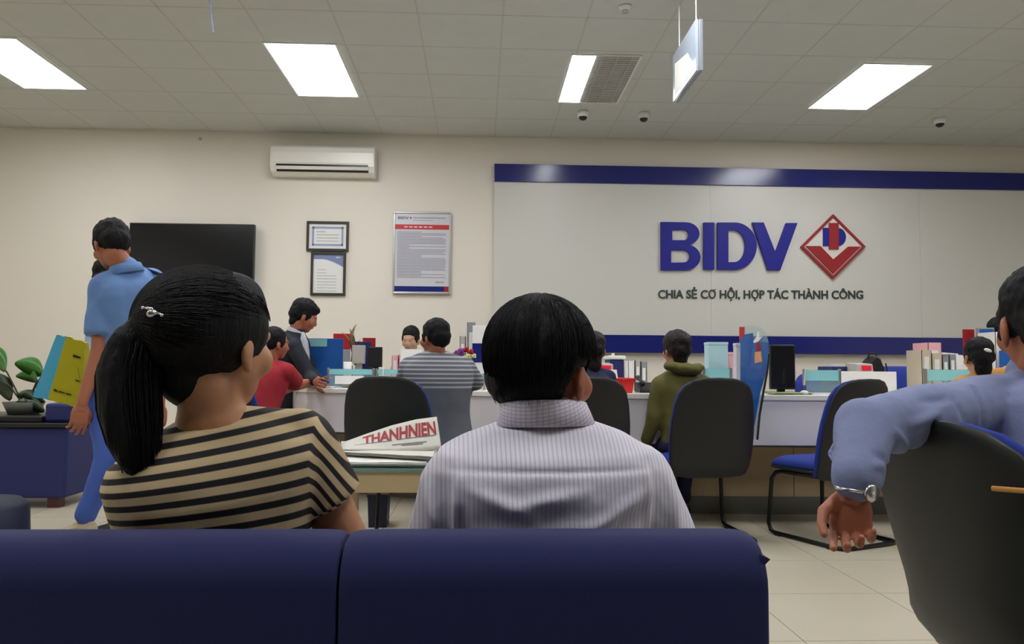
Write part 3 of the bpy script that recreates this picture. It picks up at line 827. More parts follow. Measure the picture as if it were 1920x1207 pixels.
# mug, telephone, pen cup
x, Ya = on_counter(651, .38); z1 = P(651, 678, Ya).z
t = thing('mug', 'small white mug beside the blue board', 'mug', (x, Ya, CT))
M().lathe([(0, CT), (.03, CT), (.034, z1), (.03, z1), (.028, CT + .01), (0, CT + .01)], (x, Ya, 0)).build('cup', 'white', t, smooth=True)
M().tube([(x + .03, Ya, z1 - .02), (x + .055, Ya, z1 - .03), (x + .05, Ya, CT + .03), (x + .03, Ya, CT + .025)], .005, 6).build('handle', 'white', t)
def phone(px, py, back, label, z0=CT):
    x, Ya = on_counter(px, back)
    t = thing('telephone', label, 'telephone', (x, Ya, z0), 'dark desk telephones')
    M().prism([(x - .08, Ya, z0), (x - .08, Ya + .18, z0), (x - .08, Ya + .18, z0 + .07), (x - .08, Ya, z0 + .02)], (.16, 0, 0)).build('base', 'dark', t, bevel=.006)
    M().tube([(x - .06, Ya + .02, z0 + .06), (x - .06, Ya + .06, z0 + .075), (x - .06, Ya + .12, z0 + .095), (x - .06, Ya + .16, z0 + .1)], [.02, .013, .013, .02], 8).build('handset', 'dark', t, smooth=True)
    M().tube([(x + .02 + .02 * math.sin(k), Ya + .19 + .01 * k / 12, z0 + .01 + .04 * abs(math.sin(k * .8))) for k in range(12)], .003, 5).build('cord', 'dark', t)
phone(1222, 728, .2, 'dark desk telephone left of the olive-jacket person')
phone(1722, 705, .75, 'dark desk telephone left of the beige files', .75)
def pencup(px, py, back, label):
    x, Ya = on_counter(px, back)
    t = thing('pen_stand', label, 'pen stand', (x, Ya, CT), 'pen stands')
    M().lathe([(0, 0), (.035, 0), (.03, .012), (.012, .03), (.014, .06), (.0, .062)], (x, Ya, CT), 14).build('base', 'navy', t, smooth=True)
    M().tube([(x, Ya, CT + .05), (x + .01, Ya, CT + .17)], .004, 6).build('pen', 'white', t)
pencup(1508, 725, .12, 'pen on a small navy stand right of the black monitor')
pencup(716, 715, .15, 'pen on a small navy stand behind the second dark chair')
x, Ya = on_counter(1508, .05)
tag(M().ell((x, Ya, CT + .015), (.025, .035, .015)).build('computer_mouse', 'white', smooth=True), 'white rounded mouse at the counter edge near the pen stand', 'mouse')
# black bag behind
x, Ya = on_counter(1642, .95)
t = thing('black_bag', 'black bag with pointed top on the staff desk', 'bag', (x, Ya, .75))
a = P(1622, 666, Ya); b = P(1662, 700, Ya); hz = a.z
bagm = M().prism([(a.x, Ya, .751), (b.x, Ya, .751), (b.x - .01, Ya, hz - .1), (b.x - .04, Ya, hz - .02), (x + .01, Ya, hz), (x - .04, Ya, hz - .05), (a.x, Ya, hz - .12)], (0, .14, 0))
bagm.build('body', 'dark', t, bevel=.015)
M().tube([(x - .03, Ya + .05, hz - .03), (x - .02, Ya + .05, hz + .02), (x + .03, Ya + .05, hz + .02), (x + .04, Ya + .05, hz - .03)], .008, 6).build('handle', 'dark', t)
M().tube([(b.x - .01, Ya - .01, hz - .06), (b.x + .01, Ya - .01, hz - .15), (b.x, Ya - .01, .77)], .006, 6).build('strap', 'dark', t)
# fanned papers right
x, Ya = on_counter(1790, .6)
t = thing('fanned_papers', 'fan of white papers standing beside the grey files', 'papers', (x, Ya, CT))
for k in range(4):
    a = P(1764 + k * 9, 660 + k * 3, Ya + .03 * k); 
    M().prism([(x - .05, Ya + .03 * k, CT), (x + .08, Ya + .03 * k, CT), (a.x + .13, Ya + .03 * k, a.z - .01), (a.x, Ya + .03 * k, a.z)], (0, .003, 0)).build('sheet', 'paper', t)
# things behind the bun-haired girl
board_item('red_folder', 'red folder above the bun-haired girl', 'folder', 1807, 617, 1827, .9, 'logo_red', z0=.75)
monitor(1834, 614, 1866, 655, .8, 'blue-grey monitor in front of the dark-haired clerk', 'grey', 'bluebox', z0=.75)
board_item('desk_partition', 'deep blue partition by the right man\'s neck', 'partition', 1876, 657, 1925, .5, 'bluebox')
binder(1866, 622, 1876, .55, 'paper', 'white file squeezed beside the right man\'s ear')

# plants
def leafm(base, tip, width, droop=.0, n=8, th=.0015, up=V((0, 0, 1))):
    base, tip = V(base), V(tip); d = tip - base; L = d.length; side = d.cross(up)
    side = side.normalized() if side.length > 1e-5 else V((1, 0, 0)); nn = side.cross(d).normalized()
    rings = []
    for k in range(n + 1):
        u = k / n; c = base + d * u - V((0, 0, droop * u * u)) + nn * .12 * L * math.sin(math.pi * u)
        ww = width * max(.04, math.sin(math.pi * min(1, u * .93 + .04)) ** .75)
        rings.append([c - side * ww - nn * -.15 * ww, c + nn * th * -1, c + side * ww + nn * .15 * ww, c + nn * th])
    return M().loft(rings)
x, Ya = on_counter(660, .62)
t = thing('potted_plant', 'small brownish-leaved plant beside the red folder', 'plant', (x, Ya, CT))
zt = P(660, 603, Ya).z
M().lathe([(0, 0), (.045, 0), (.06, .1), (.055, .1), (.05, .085), (0, .085)], (x, Ya, CT), 16).build('pot', 'dark', t, smooth=True)
M().tube([(x, Ya, CT + .08), (x - .01, Ya, CT + .2), (x, Ya, CT + .3)], .008, 6).build('stem', 'stem', t)
random.seed(5)
for tx, ty, w_ in ((668, 603, .022), (656, 612, .018), (640, 618, .015), (678, 630, .013), (682, 640, .012), (644, 632, .015), (662, 622, .02), (686, 634, .009)):
    leafm((x, Ya, CT + .22 + random.uniform(0, .08)), P(tx, ty, Ya + random.uniform(-.05, .05)), w_, .02).build('leaf', 'bleaf', t, smooth=True)
# flowers
x, Ya = on_counter(872, .28)
t = thing('flower_vase', 'vase of purple, red and yellow flowers behind the striped sweater', 'flowers', (x, Ya, CT))
M().lathe([(0, 0), (.04, 0), (.05, .05), (.03, .1), (.035, .12), (.03, .12), (.0, .05)], (x, Ya, CT), 16).build('vase', 'glass', t, smooth=True)
def blossom(c, r, mt_):
    f = M().ell(c, r * .45, seg=8, rg=6)
    for k in range(9):
        a = k * 2.4; e = (k % 3 - 1) * .6
        d = V((math.cos(a) * math.cos(e), math.sin(a) * math.cos(e), math.sin(e)))
        f.ell(V(c) + d * r * .6, r * .42, seg=7, rg=5)
    f.build('blossom', mt_, t, smooth=True)
for (bx_, by_, r, mt_) in ((862, 660, .04, 'purple'), (873, 655, .028, 'redpetal'), (882, 659, .026, 'redpetal'), (877, 668, .026, 'yellow'), (888, 667, .022, 'yellow'), (852, 664, .025, 'purple')):
    c = P(bx_, by_, Ya); blossom(c, r, mt_)
    M().tube([(x, Ya, CT + .06), (x * .5 + c.x * .5, Ya, CT + .14), tuple(c)], .003, 5).build('stem', 'stem', t)
for (bx_, by_) in ((885, 676), (862, 674), (893, 672)):
    leafm((x, Ya, CT + .12), P(bx_, by_, Ya - .03), .015, .01).build('leaf', 'dleaf', t)

# ================================================================ NAVY CABINET, PLANTER (left)
a = P(-20, 790, 5.6); b = P(127, 790, 5.6); bk = P(172, 790, 6.35)
t = thing('navy_cabinet', 'low navy upholstered cabinet with black top at the left wall side', 'cabinet', ((a.x + b.x) / 2, 5.9, 0))
x0, x1_, z1 = a.x - .5, b.x, P(60, 793, 5.6).z
M().box(x0, x1_, 5.6, 6.3, .07, z1 - .03).build('body', 'navy', t, bevel=.02)
M().box(x0 - .01, x1_ + .01, 5.58, 6.32, z1 - .03, z1).build('top', 'dark', t, bevel=.005)
M().box(x0, P(86, 790, 5.7).x, 5.64, 6.2, z1, z1 + .045).build('tray', 'dark', t, bevel=.01)
M().box(P(88, 790, 5.7).x, x1_, 5.66, 6.28, z1 + .001, P(100, 756, 5.66).z).build('raised_box', 'navy', t, bevel=.02)
for fx in (x0 + .06, x1_ - .14):
    for fy in (5.64, 6.16): M().box(fx, fx + .08, fy, fy + .08, 0, .07).build('foot', 'foot', t)
PLZ = z1 + .045
c = P(45, 760, 5.9)
t = thing('leafy_plant', 'broad-leaved green plant on the navy cabinet', 'plant', (c.x, 5.9, PLZ))
M().lathe([(0, 0), (.1, 0), (.14, .09), (.13, .09), (.1, .07), (0, .07)], (c.x, 5.9, PLZ), 20).build('pot', 'pot', t, smooth=True)
random.seed(11)
base = V((c.x, 5.9, PLZ + .06))
for (tx0, ty0, tx1, ty1, w_, mt_) in ((28, 676, 80, 700, .075, 'leaf'), (30, 700, 70, 712, .05, 'leaf'), (84, 748, 30, 740, .05, 'dleaf'), (84, 765, 30, 755, .055, 'dleaf'), (20, 745, -20, 700, .07, 'dleaf'), (62, 742, 40, 738, .035, 'dleaf'), (10, 690, -30, 650, .07, 'leaf')):
    p0 = P(tx0, ty0, 5.85 + random.uniform(-.08, .08)); p1 = P(tx1, ty1, 5.8 + random.uniform(-.08, .08))
    if ty0 < 735 and tx0 > 0: st, lf0, lf1 = p1, p1, p0
    else: st, lf0, lf1 = p1, p1, p0
    leafm(lf0, lf1, w_, .02, 10, up=V((0, 1, .3))).build('leaf', mt_, t, smooth=True)
    M().tube([base, (base + st) / 2 + V((.02, 0, .03)), st], .006, 6).build('stem', 'stem', t)

# ================================================================ VISITOR CHAIRS
def back_outline(w_=.255, z0=.36, z1=.955):
    pts = []
    prof = [(0, z1), (.35, z1 - .003), (.6, z1 - .018), (.78, z1 - .05), (.88, z1 - .095), (.94, z1 - .16), (.985, z1 - .26), (1, z1 - .36), (.985, z1 - .46), (.95, z1 - .53), (.9, z1 - .57), (.8, z0 + .008), (.5, z0), (0, z0)]
    r = [(u * w_, z) for u, z in prof]; l = [(-u * w_, z) for u, z in prof[1:-1]][::-1]
    return r + l
def make_chair(name, label, group, shell='shell', scale=1.0, zmax=.955, zmin=.36, w_=.255, prof=None):
    t = thing(name, label, 'chair', (0, 0, 0), group)
    def mp(off, c1=.05):
        return lambda u, v, q: (u, -.2 - .11 * max(0, (v - .42)) / .53 - .0 + c1 * (u / w_) ** 2 + off + q + .05 * max(0, (.46 - v) / .1) ** 1.5, v)
    o = back_outline(w_, zmin, zmax)
    if prof:
        r_ = [(u * w_, zmin + (zmax - zmin) * z) for u, z in prof]; o = r_ + [(-u, z) for u, z in r_[1:-1]][::-1]
    zc = (zmin + zmax) / 2
    M().pillow(o, .03, mp(0)).build('back_shell', shell, t, smooth=True)
    o2 = [(u * .985, zc + (v - zc) * .985) for u, v in o]
    M().pillow(o2, .056, mp(.036)).build('back_cushion', 'bluefab', t, smooth=True)
    so = rrect(-w_ * .96, w_ * .96, -.135, .27, .09, 6)
    M().pillow(so, .03, lambda u, v, q: (u, v, .405 + q + .01 * (u / w_) ** 2)).build('seat_shell', shell, t, smooth=True)
    M().pillow([(u * .98, v * .98) for u, v in so], .085, lambda u, v, q: (u, v, .44 + q - .02 * max(0, (v - .18) / .09))).build('seat_cushion', 'bluefab', t, smooth=True)
    fr = M()
    def loop(sx):
        return [(sx * .2, -.12, .385), (sx * .2, .16, .385), (sx * .2, .215, .375), (sx * .215, .235, .34), (sx * .23, .25, .06), (sx * .23, .235, .025), (sx * .23, .2, .014), (sx * .23, -.24, .014), (sx * .215, -.285, .014), (sx * .16, -.3, .014)]
    L1, L2 = loop(1), loop(-1)
    fr.tube(L1 + L2[::-1], .0125, 10)
    fr.tube([(-.2, -.1, .385), (.2, -.1, .385)], .011, 8)
    frb = fr.build('sled_frame', 'black', t, smooth=True)
    for sx in (-1, 1):
        for yy_ in (-.22, .17): M().box(sx * .23 - .016, sx * .23 + .016, yy_ - .02, yy_ + .02, 0, .012).build('glide', 'dark', frb)
    return t
def put(t, px, Yv, yaw, s=1.0):
    """yaw: direction the sitter would face, degrees to the right of straight ahead"""
    t.location = (P(px, 800, Yv).x, Yv, 0); t.rotation_euler = (0, 0, -R_(yaw)); t.scale = (s, s, s); return t
G = 'black-backed blue visitor chairs'
ch0 = make_chair('visitor_chair', 'dark chair turned right, behind the red-shirt man and the ponytail woman', G)
def chair(label): 
    c = copy_tree(ch0); c['label'] = label; return c
put(ch0, 500, 5.25, 48)
put(chair('empty dark-backed chair behind the newspaper, left of the striped-sweater man'), 752, 4.4, 14, 1.0)
put(chair('dark-backed chair half hidden by the front man, beside the red basket'), 1092, 4.7, 0)
put(chair('dark-backed chair of the olive-jacket person'), 1314, 4.72, -4)
put(chair('empty blue-seated chair turned left, behind the hanging hand'), 1550, 4.62, -24)
put(chair('dark-backed chair of the girl with the white hair clip, mostly hidden'), 1845, 4.52, 4)
ch5 = make_chair('visitor_chair', 'nearest large dark-backed chair, under the arm of the right man', G, shell='shellg', zmax=.905, zmin=.39, w_=.258,
    prof=[(0, 1), (.35, .995), (.62, .965), (.82, .9), (.94, .81), (1, .7), (.99, .58), (.89, .42), (.80, .28), (.79, .2), (.84, .12), (.80, .05), (.55, 0), (0, 0)])

# ================================================================ SOFA (front)
SY = 1.06
sl = P(-175, 1003, SY).x; sm = P(634, 1003, SY).x; sr = P(1441, 1003, SY).x; sz = P(1000, 1003, SY + .05).z
t = thing('sofa', 'navy blue fabric sofa seen from behind across the foreground', 'sofa', ((sl + sr) / 2, SY + .3, 0))
def cushion_block(x0, x1, y0, y1, z0, z1, r=.05, n=6):
    """padded block: rounded section swept along x, ends pulled in"""
    rings = []
    pr = [(a, b) for a, b in rrect(y0, y1, z0, z1, r, n)]
    cy, cz = (y0 + y1) / 2, (z0 + z1) / 2
    for x, q in ((x0, .8), (x0 + .003, .9), (x0 + .012, .965), (x0 + .03, .995), (x0 + .06, 1), (x1 - .06, 1), (x1 - .03, .995), (x1 - .012, .965), (x1 - .003, .9), (x1, .8)):
        e = (1 - q) * .12
        rings.append([(x, cy + (a - cy) * (1 - e * 1.5), cz + (b - cz) * (1 - e)) for a, b in pr])
    return M().loft(rings)
for x0, x1_ in ((sl, sm - .002), (sm + .002, sr)):
    cushion_block(x0, x1_, SY, SY + .15, .13, sz, .06).build('backrest', 'sofa', t, smooth=True)
    cushion_block(x0, x1_, SY + .15, SY + .72, .2, .36, .05).build('seat_cushion', 'sofa', t, smooth=True)
M().box(sl + .01, sr - .01, SY + .03, SY + .7, .08, .2).build('base', 'sofa', t, bevel=.01)
# folded seam corner on the right end
c = P(1443, 1045, SY + .02)
M().prism([(sr - .006, SY + .01, sz - .02), (sr + .006, SY + .01, c.z), (sr - .006, SY + .01, c.z - .012)], (0, .12, 0)).build('seam_flap', 'sofa', t)
for x in (sl + .06, sm, sr - .06):
    for y_ in (SY + .06, SY + .66): M().lathe([(0, 0), (.02, 0), (.025, .08), (0, .08)], (x, y_, 0), 12).build('foot', 'steel', t)

# navy ottoman edge at the far left
c = P(20, 970, 3.9)
t = thing('navy_stool', 'rounded dark navy stool cut by the left edge', 'stool', (c.x - .12, 3.9, 0))
zt = P(30, 938, 3.9).z
M().lathe([(0, .03), (.2, .03), (.225, .06), (.235, .12), (.225, zt - .03), (.19, zt), (0, zt)], (P(47, 970, 3.9).x - .235, 3.9, 0), 28).build('body', mat('dark_navy', '#161b38', .6), t, smooth=True)
M().lathe([(0, 0), (.18, 0), (.18, .03), (0, .03)], (P(47, 970, 3.9).x - .235, 3.9, 0), 28).build('base', 'dark', t)

# ================================================================ LOW TABLE, NEWSPAPERS
TZ = .6
a = P(560, 880, 3.0); b = P(960, 880, 3.0)
nearY = PZ(720, 881, TZ).y; farY = nearY + .95
t = thing('low_table', 'beige low table with a green-edged glass top, behind the striped woman', 'table', ((a.x + b.x) / 2, (nearY + farY) / 2, 0))
M().box(a.x, b.x, nearY, farY, TZ - .01, TZ).build('glass_top', 'tableglass', t, bevel=.002)
M().box(a.x + .01, b.x - .01, nearY + .01, farY - .01, TZ - .09, TZ - .011).build('apron', 'wood', t, bevel=.003)
for x in (a.x + .03, b.x - .08):
    for y_ in (nearY + .03, farY - .08): M().box(x, x + .05, y_, y_ + .05, 0, TZ - .09).build('leg', 'wood', t)
M().box(a.x + .09, b.x - .09, farY - .3, farY - .05, .12, .14).build('shelf', 'wood', t)
# newspapers
def paper_slab(m, pts, z, th, wav=.003, seed=0):
    return m
random.seed(21)
tn = P(735, 840, nearY + .3)
def newspaper(label, corners, z, n, seed, mt_='news', lift=None, group='newspapers on the low table'):
    random.seed(seed)
    t = thing('newspaper', label, 'newspaper', (sum(c[0] for c in corners) / 4, sum(c[1] for c in corners) / 4, z), group)
    for k in range(n):
        N = 14; top = []; 
        rings = []
        j = [random.uniform(-.006, .006) for _ in range(4)]
        for i in range(N + 1):
            u = i / N; row_ = []
            for q in range(7):
                v = q / 6
                p = V(corners[0]) * (1 - u) * (1 - v) + V(corners[1]) * u * (1 - v) + V(corners[2]) * u * v + V(corners[3]) * (1 - u) * v
                p.x += j[0]; p.y += j[1]
                h = z + .001 + k * .004 + .0022 * (1 + noise.noise(V((u * 4 + seed, v * 3, k * .3)))) 
                row_.append((p.x, p.y, h))
            rings.append([(x_, y_, h + .0015) for x_, y_, h in row_] + [(x_, y_, h) for x_, y_, h in row_[::-1]])
        M().loft(rings).build('sheet', mt_, t, smooth=False)
    return t
def tp(px, py, z=TZ): 
    q = PZ(px, py, z); return (q.x, q.y)
newspaper('flat pile of white newspapers at the front of the low table', [tp(640, 876), tp(800, 877), tp(812, 852), tp(640, 850)], TZ, 5, 1, mat('news_bright', '#e3e3de', .7, var=.1, scale=30))
newspaper('folded grey newspaper on the flat pile', [tp(640, 852, TZ + .03), tp(812, 862, TZ + .03), tp(818, 838, TZ + .03), tp(640, 832, TZ + .03)], TZ + .026, 4, 2, 'news')
# raised front page with masthead
t = thing('newspaper', 'newspaper with red THANH NIEN masthead propped up on the pile', 'newspaper', tuple(P(735, 850, nearY + .35)), 'newspapers on the low table')
Yn = nearY + .3
low = [(640, 843), (690, 846), (735, 848), (780, 846), (828, 842)]
up_ = [(640, 830), (690, 812), (735, 797), (780, 786), (819, 781)]
rings = []
NP = 16
def interp(l, u):
    f = u * (len(l) - 1); i = min(int(f), len(l) - 2); f -= i
    return (l[i][0] * (1 - f) + l[i + 1][0] * f, l[i][1] * (1 - f) + l[i + 1][1] * f)
def npage(u, v, off=0):
    a_, b_ = interp(low, u), interp(up_, u)
    px, py = a_[0] * (1 - v) + b_[0] * v, a_[1] * (1 - v) + b_[1] * v
    return P(px, py, Yn + .16 * v - off)
for i in range(NP + 1):
    u = i / NP
    A_ = [npage(u, v / 6) for v in range(7)]; B_ = [npage(u, v / 6, -.004) for v in range(7)][::-1]
    rings.append(A_ + B_)
M().loft(rings).build('front_page', 'news', t, smooth=True)
tm = text_mesh('THANHNIEN', 1, 1, 1, .036)
tm.v = [npage(.2 + .77 * v.x, .46 + .42 * max(0, min(1.0, v.z)) , .002 - .001 * v.y) for v in tm.v]
tm.build('masthead', 'redink', t)
l = M()
for (u0, u1, v0) in ((.12, .5, .42), (.55, .95, .43), (.5, .86, .26), (.6, .82, .21)):
    ps = [(u0, v0), (u1, v0), (u1, v0 + .035), (u0, v0 + .035)]
    l.prism([npage(*q, .001) for q in ps], (0, -.001, 0))
l.build('printed_lines', 'ink', t)

# waste bin under the counter, magazines
a = P(690, 926, 4.95); b = P(727, 972, 4.95)
t = thing('waste_bin', 'navy square bin on the floor under the counter', 'bin', ((a.x + b.x) / 2, 5.0, 0))
z1 = a.z
M().loft([[(x_, y_, z_) for x_, y_ in ((a.x + i_, 4.93 + i_), (b.x - i_, 4.93 + i_), (b.x - i_, 5.1 - i_), (a.x + i_, 5.1 - i_))] for z_, i_ in ((0, .008), (z1, 0), (z1, .006), (.01, .014))]).build('body', mat('bin_navy', '#161a34', .5), t)
M().box(a.x - .004, b.x + .004, 4.926, 5.104, z1 - .015, z1 - .003).build('rim', 'dark', t)
# blue staff chairs behind the counter
def staff_chair(px, py, back, yaw, label):
    x, Ya = on_counter(px, back); zt = P(px, py, Ya).z
    t = thing('staff_chair', label, 'chair', (x, Ya, 0), 'blue staff chairs behind the counter')
    def T(m): return m.tf(Matrix.Translation((x, Ya, 0)) @ rotz(-R_(yaw)))
    o = rrect(-.22, .22, zt - .5, zt, .14, 7)
    T(M().pillow(o, .09, lambda u, v, q: (u, -.2 + q - .1 * (v - zt + .5) / .5 + .05 * (u / .22) ** 2, v))).build('backrest', 'bluefab', t, smooth=True)
    T(M().pillow(rrect(-.23, .23, -.2, .25, .1, 6), .09, lambda u, v, q: (u, v, .48 + q))).build('seat', 'bluefab', t, smooth=True)
    T(M().tube([(0, 0, .1), (0, 0, .45)], .028, 10)).build('gas_lift', 'black', t)
    T(M().tube([(0, -.05, .43), (0, -.24, .43), (0, -.29, .5), (0, -.27, zt - .2)], .02, 8)).build('back_bar', 'black', t)
    for k in range(5):
        a_ = k * 2 * math.pi / 5
        T(M().tube([(0, 0, .1), (.27 * math.cos(a_), .27 * math.sin(a_), .065)], [.025, .016], 8)).build('base_arm', 'black', t)
        T(M().ell((.27 * math.cos(a_), .27 * math.sin(a_), .03), (.022, .022, .03), seg=10, rg=8)).build('caster', 'dark', t)
staff_chair(1172, 682, 1.5, 160, 'blue staff chair behind the red basket')
staff_chair(1690, 686, 1.4, 200, 'blue staff chair between the white panel and the beige files')
staff_chair(1560, 700, 1.6, 175, 'blue staff chair below the navy printer')
# ================================================================ PEOPLE
def frame(a, pitch=0, tilt=0):
    """a: facing, degrees to the right of straight ahead (+Y); pitch: looking down"""
    return (Matrix.Rotation(-R_(a), 3, 'Z') @ Matrix.Rotation(-R_(pitch), 3, 'X') @ Matrix.Rotation(R_(tilt), 3, 'Y'))
def add_head(m, c, a, pitch=0, s=1.0, tilt=0, wide=1.0):
    r = frame(a, pitch, tilt); c = V(c)
    def e(p, rad, rr=None):
        m.ell(c + r @ (V(p) * s), tuple(q * s for q in rad), r @ (rr or Matrix.Identity(3)), 18, 12)
    e((0, -.012, .032), (.074 * wide, .092, .08))
    e((0, .022, -.02), (.066 * wide, .07, .085))
    e((0, .038, -.07), (.047 * wide, .047, .04))
    e((0, .058, -.092), (.024, .028, .02))
    e((0, .078, .018), (.05, .017, .016))
    for sx in (-1, 1):
        e((sx * .04, .06, -.03), (.026, .027, .03))                       # cheek
        e((sx * .078 * wide, -.008, -.018), (.009, .018, .032), Matrix.Rotation(sx * .35, 3, 'Z') @ Matrix.Rotation(-.15, 3, 'X'))   # ear
        e((sx * .076 * wide, -.004, -.045), (.008, .011, .013))
        e((sx * .013, .093, -.034), (.009, .011, .008))
    m.tube([c + r @ (V((0, .084, .012)) * s), c + r @ (V((0, .106, -.028)) * s)], [.008 * s, .0125 * s], 10)
    m.ell(c + r @ (V((0, .105, -.029)) * s), .013 * s, seg=10, rg=8)
    e((0, .086, -.056), (.023, .012, .0075)); e((0, .083, -.066), (.02, .012, .008))
    return r
def face_parts(t, c, r, s, brow=True):
    c = V(c)
    e = M(); ir = M(); b = M()
    for sx in (-1, 1):
        e.ell(c + r @ (V((sx * .031, .0685, -.003)) * s), .0135 * s, seg=12, rg=8)
        ir.ell(c + r @ (V((sx * .031, .0802, -.004)) * s), .005 * s, seg=8, rg=6)
        b.tube([c + r @ (V((sx * .014, .088, .017)) * s), c + r @ (V((sx * .032, .083, .022)) * s), c + r @ (V((sx * .05, .066, .017)) * s)], [.003 * s, .004 * s, .002 * s], 6)
    ey = e.build('eyes', 'eye', t, smooth=True); ir.build('irises', 'dark', ey, smooth=True); 
    if brow: b.build('eyebrows', 'hair', t, smooth=True)
    l = M(); l.tube([c + r @ (V((x * .022, .094 - .012 * x * x, -.061 - .001 * x * x)) * s) for x in (-1, -.5, 0, .5, 1)], [.002 * s, .0045 * s, .005 * s, .0045 * s, .002 * s], 8)
    l.build('lips', 'lip', t, smooth=True)

def add_hand(m, wrist, d, n, side, s=1.0, curl=.35, spread=.12):
    """d: direction of the fingers, n: direction the palm faces, side: +1 right hand, -1 left"""
    wrist = V(wrist); d = V(d).normalized(); n = V(n); n = (n - d * n.dot(d)).normalized()
    th = d.cross(n).normalized() * side * -1            # towards the thumb
    rot = Matrix((th, d, -n)).transposed()
    m.ell(wrist + d * .045 * s, (.042 * s, .052 * s, .0165 * s), rot, 14, 10)
    m.ell(wrist + d * .068 * s, (.042 * s, .03 * s, .014 * s), rot, 14, 10)
    m.tube([wrist - d * .012 * s, wrist + d * .03 * s], [.026 * s, .029 * s], 12, flat=.75)
    L = (.072, .08, .074, .058); R0 = (.0088, .0092, .0088, .0078)
    for k in range(4):
        off = (1.5 - k) * .0212 * s
        p = wrist + d * (.086 - .003 * abs(1.4 - k)) * s + th * off
        pts = [p - d * .02 * s]; a = curl * (.6 + .15 * k); rr = [R0[k] * s]
        pts.append(p); rr.append(R0[k] * s)
        for j, fr in enumerate((.45, .3, .25)):
            a2 = a * (1 + j * 1.0)
            dd = (d * math.cos(a2) + n * math.sin(a2) + th * (1.5 - k) * spread * .4).normalized()
            p = p + dd * L[k] * fr * s; pts.append(p); rr.append(R0[k] * s * (.95, .88, .75)[j])
        m.limb(pts, rr, 10)
    p = wrist + d * .025 * s + th * .027 * s + n * .006 * s
    dd = (d * .62 + th * .62 + n * .45).normalized(); q = p + dd * .042 * s
    d2 = (d * .85 + th * .15 + n * .5).normalized(); q2 = q + d2 * .03 * s; q3 = q2 + (d * .85 + n * .5 - th * .15).normalized() * .024 * s
    m.limb([p, q, q2, q3], [.014 * s, .0115 * s, .0095 * s, .0078 * s], 10)

def lathe_torso(m, hip, neck, shL, shR, fwd, W=None, girth=1.0, off=0.0, t0=-.12, prof=None, top=1.0):
    hip, neck = V(hip), V(neck); ax = (neck - hip); lat = (V(shR) - V(shL)); Wd = W or lat.length / 2 + .035; lat.normalize()
    fw = V(fwd); fw = (fw - lat * fw.dot(lat)).normalized()
    prof = prof or [(-.12, .66, .085), (-.06, .8, .11), (.05, .84, .118), (.22, .78, .108), (.38, .76, .104), (.55, .84, .11), (.7, .93, .115), (.8, .97, .108), (.87, .9, .095), (.93, .68, .075), (.98, .42, .06), (1.02, .3, .055)]
    rings = []
    for t, wf, df in prof:
        if t < t0 or t > top + .021: continue
        c = hip + ax * t
        # shoulders: shift ring centre to the middle of the shoulders near the top
        a, b = Wd * wf + off, df * girth + off
        ring = []
        for k in range(28):
            an = 2 * math.pi * k / 28; cs, sn = math.cos(an), math.sin(an)
            e = .8
            ring.append(c + lat * a * math.copysign(abs(cs) ** e, cs) + fw * b * math.copysign(abs(sn) ** e, sn))
        rings.append(ring)
    return m.loft(rings)

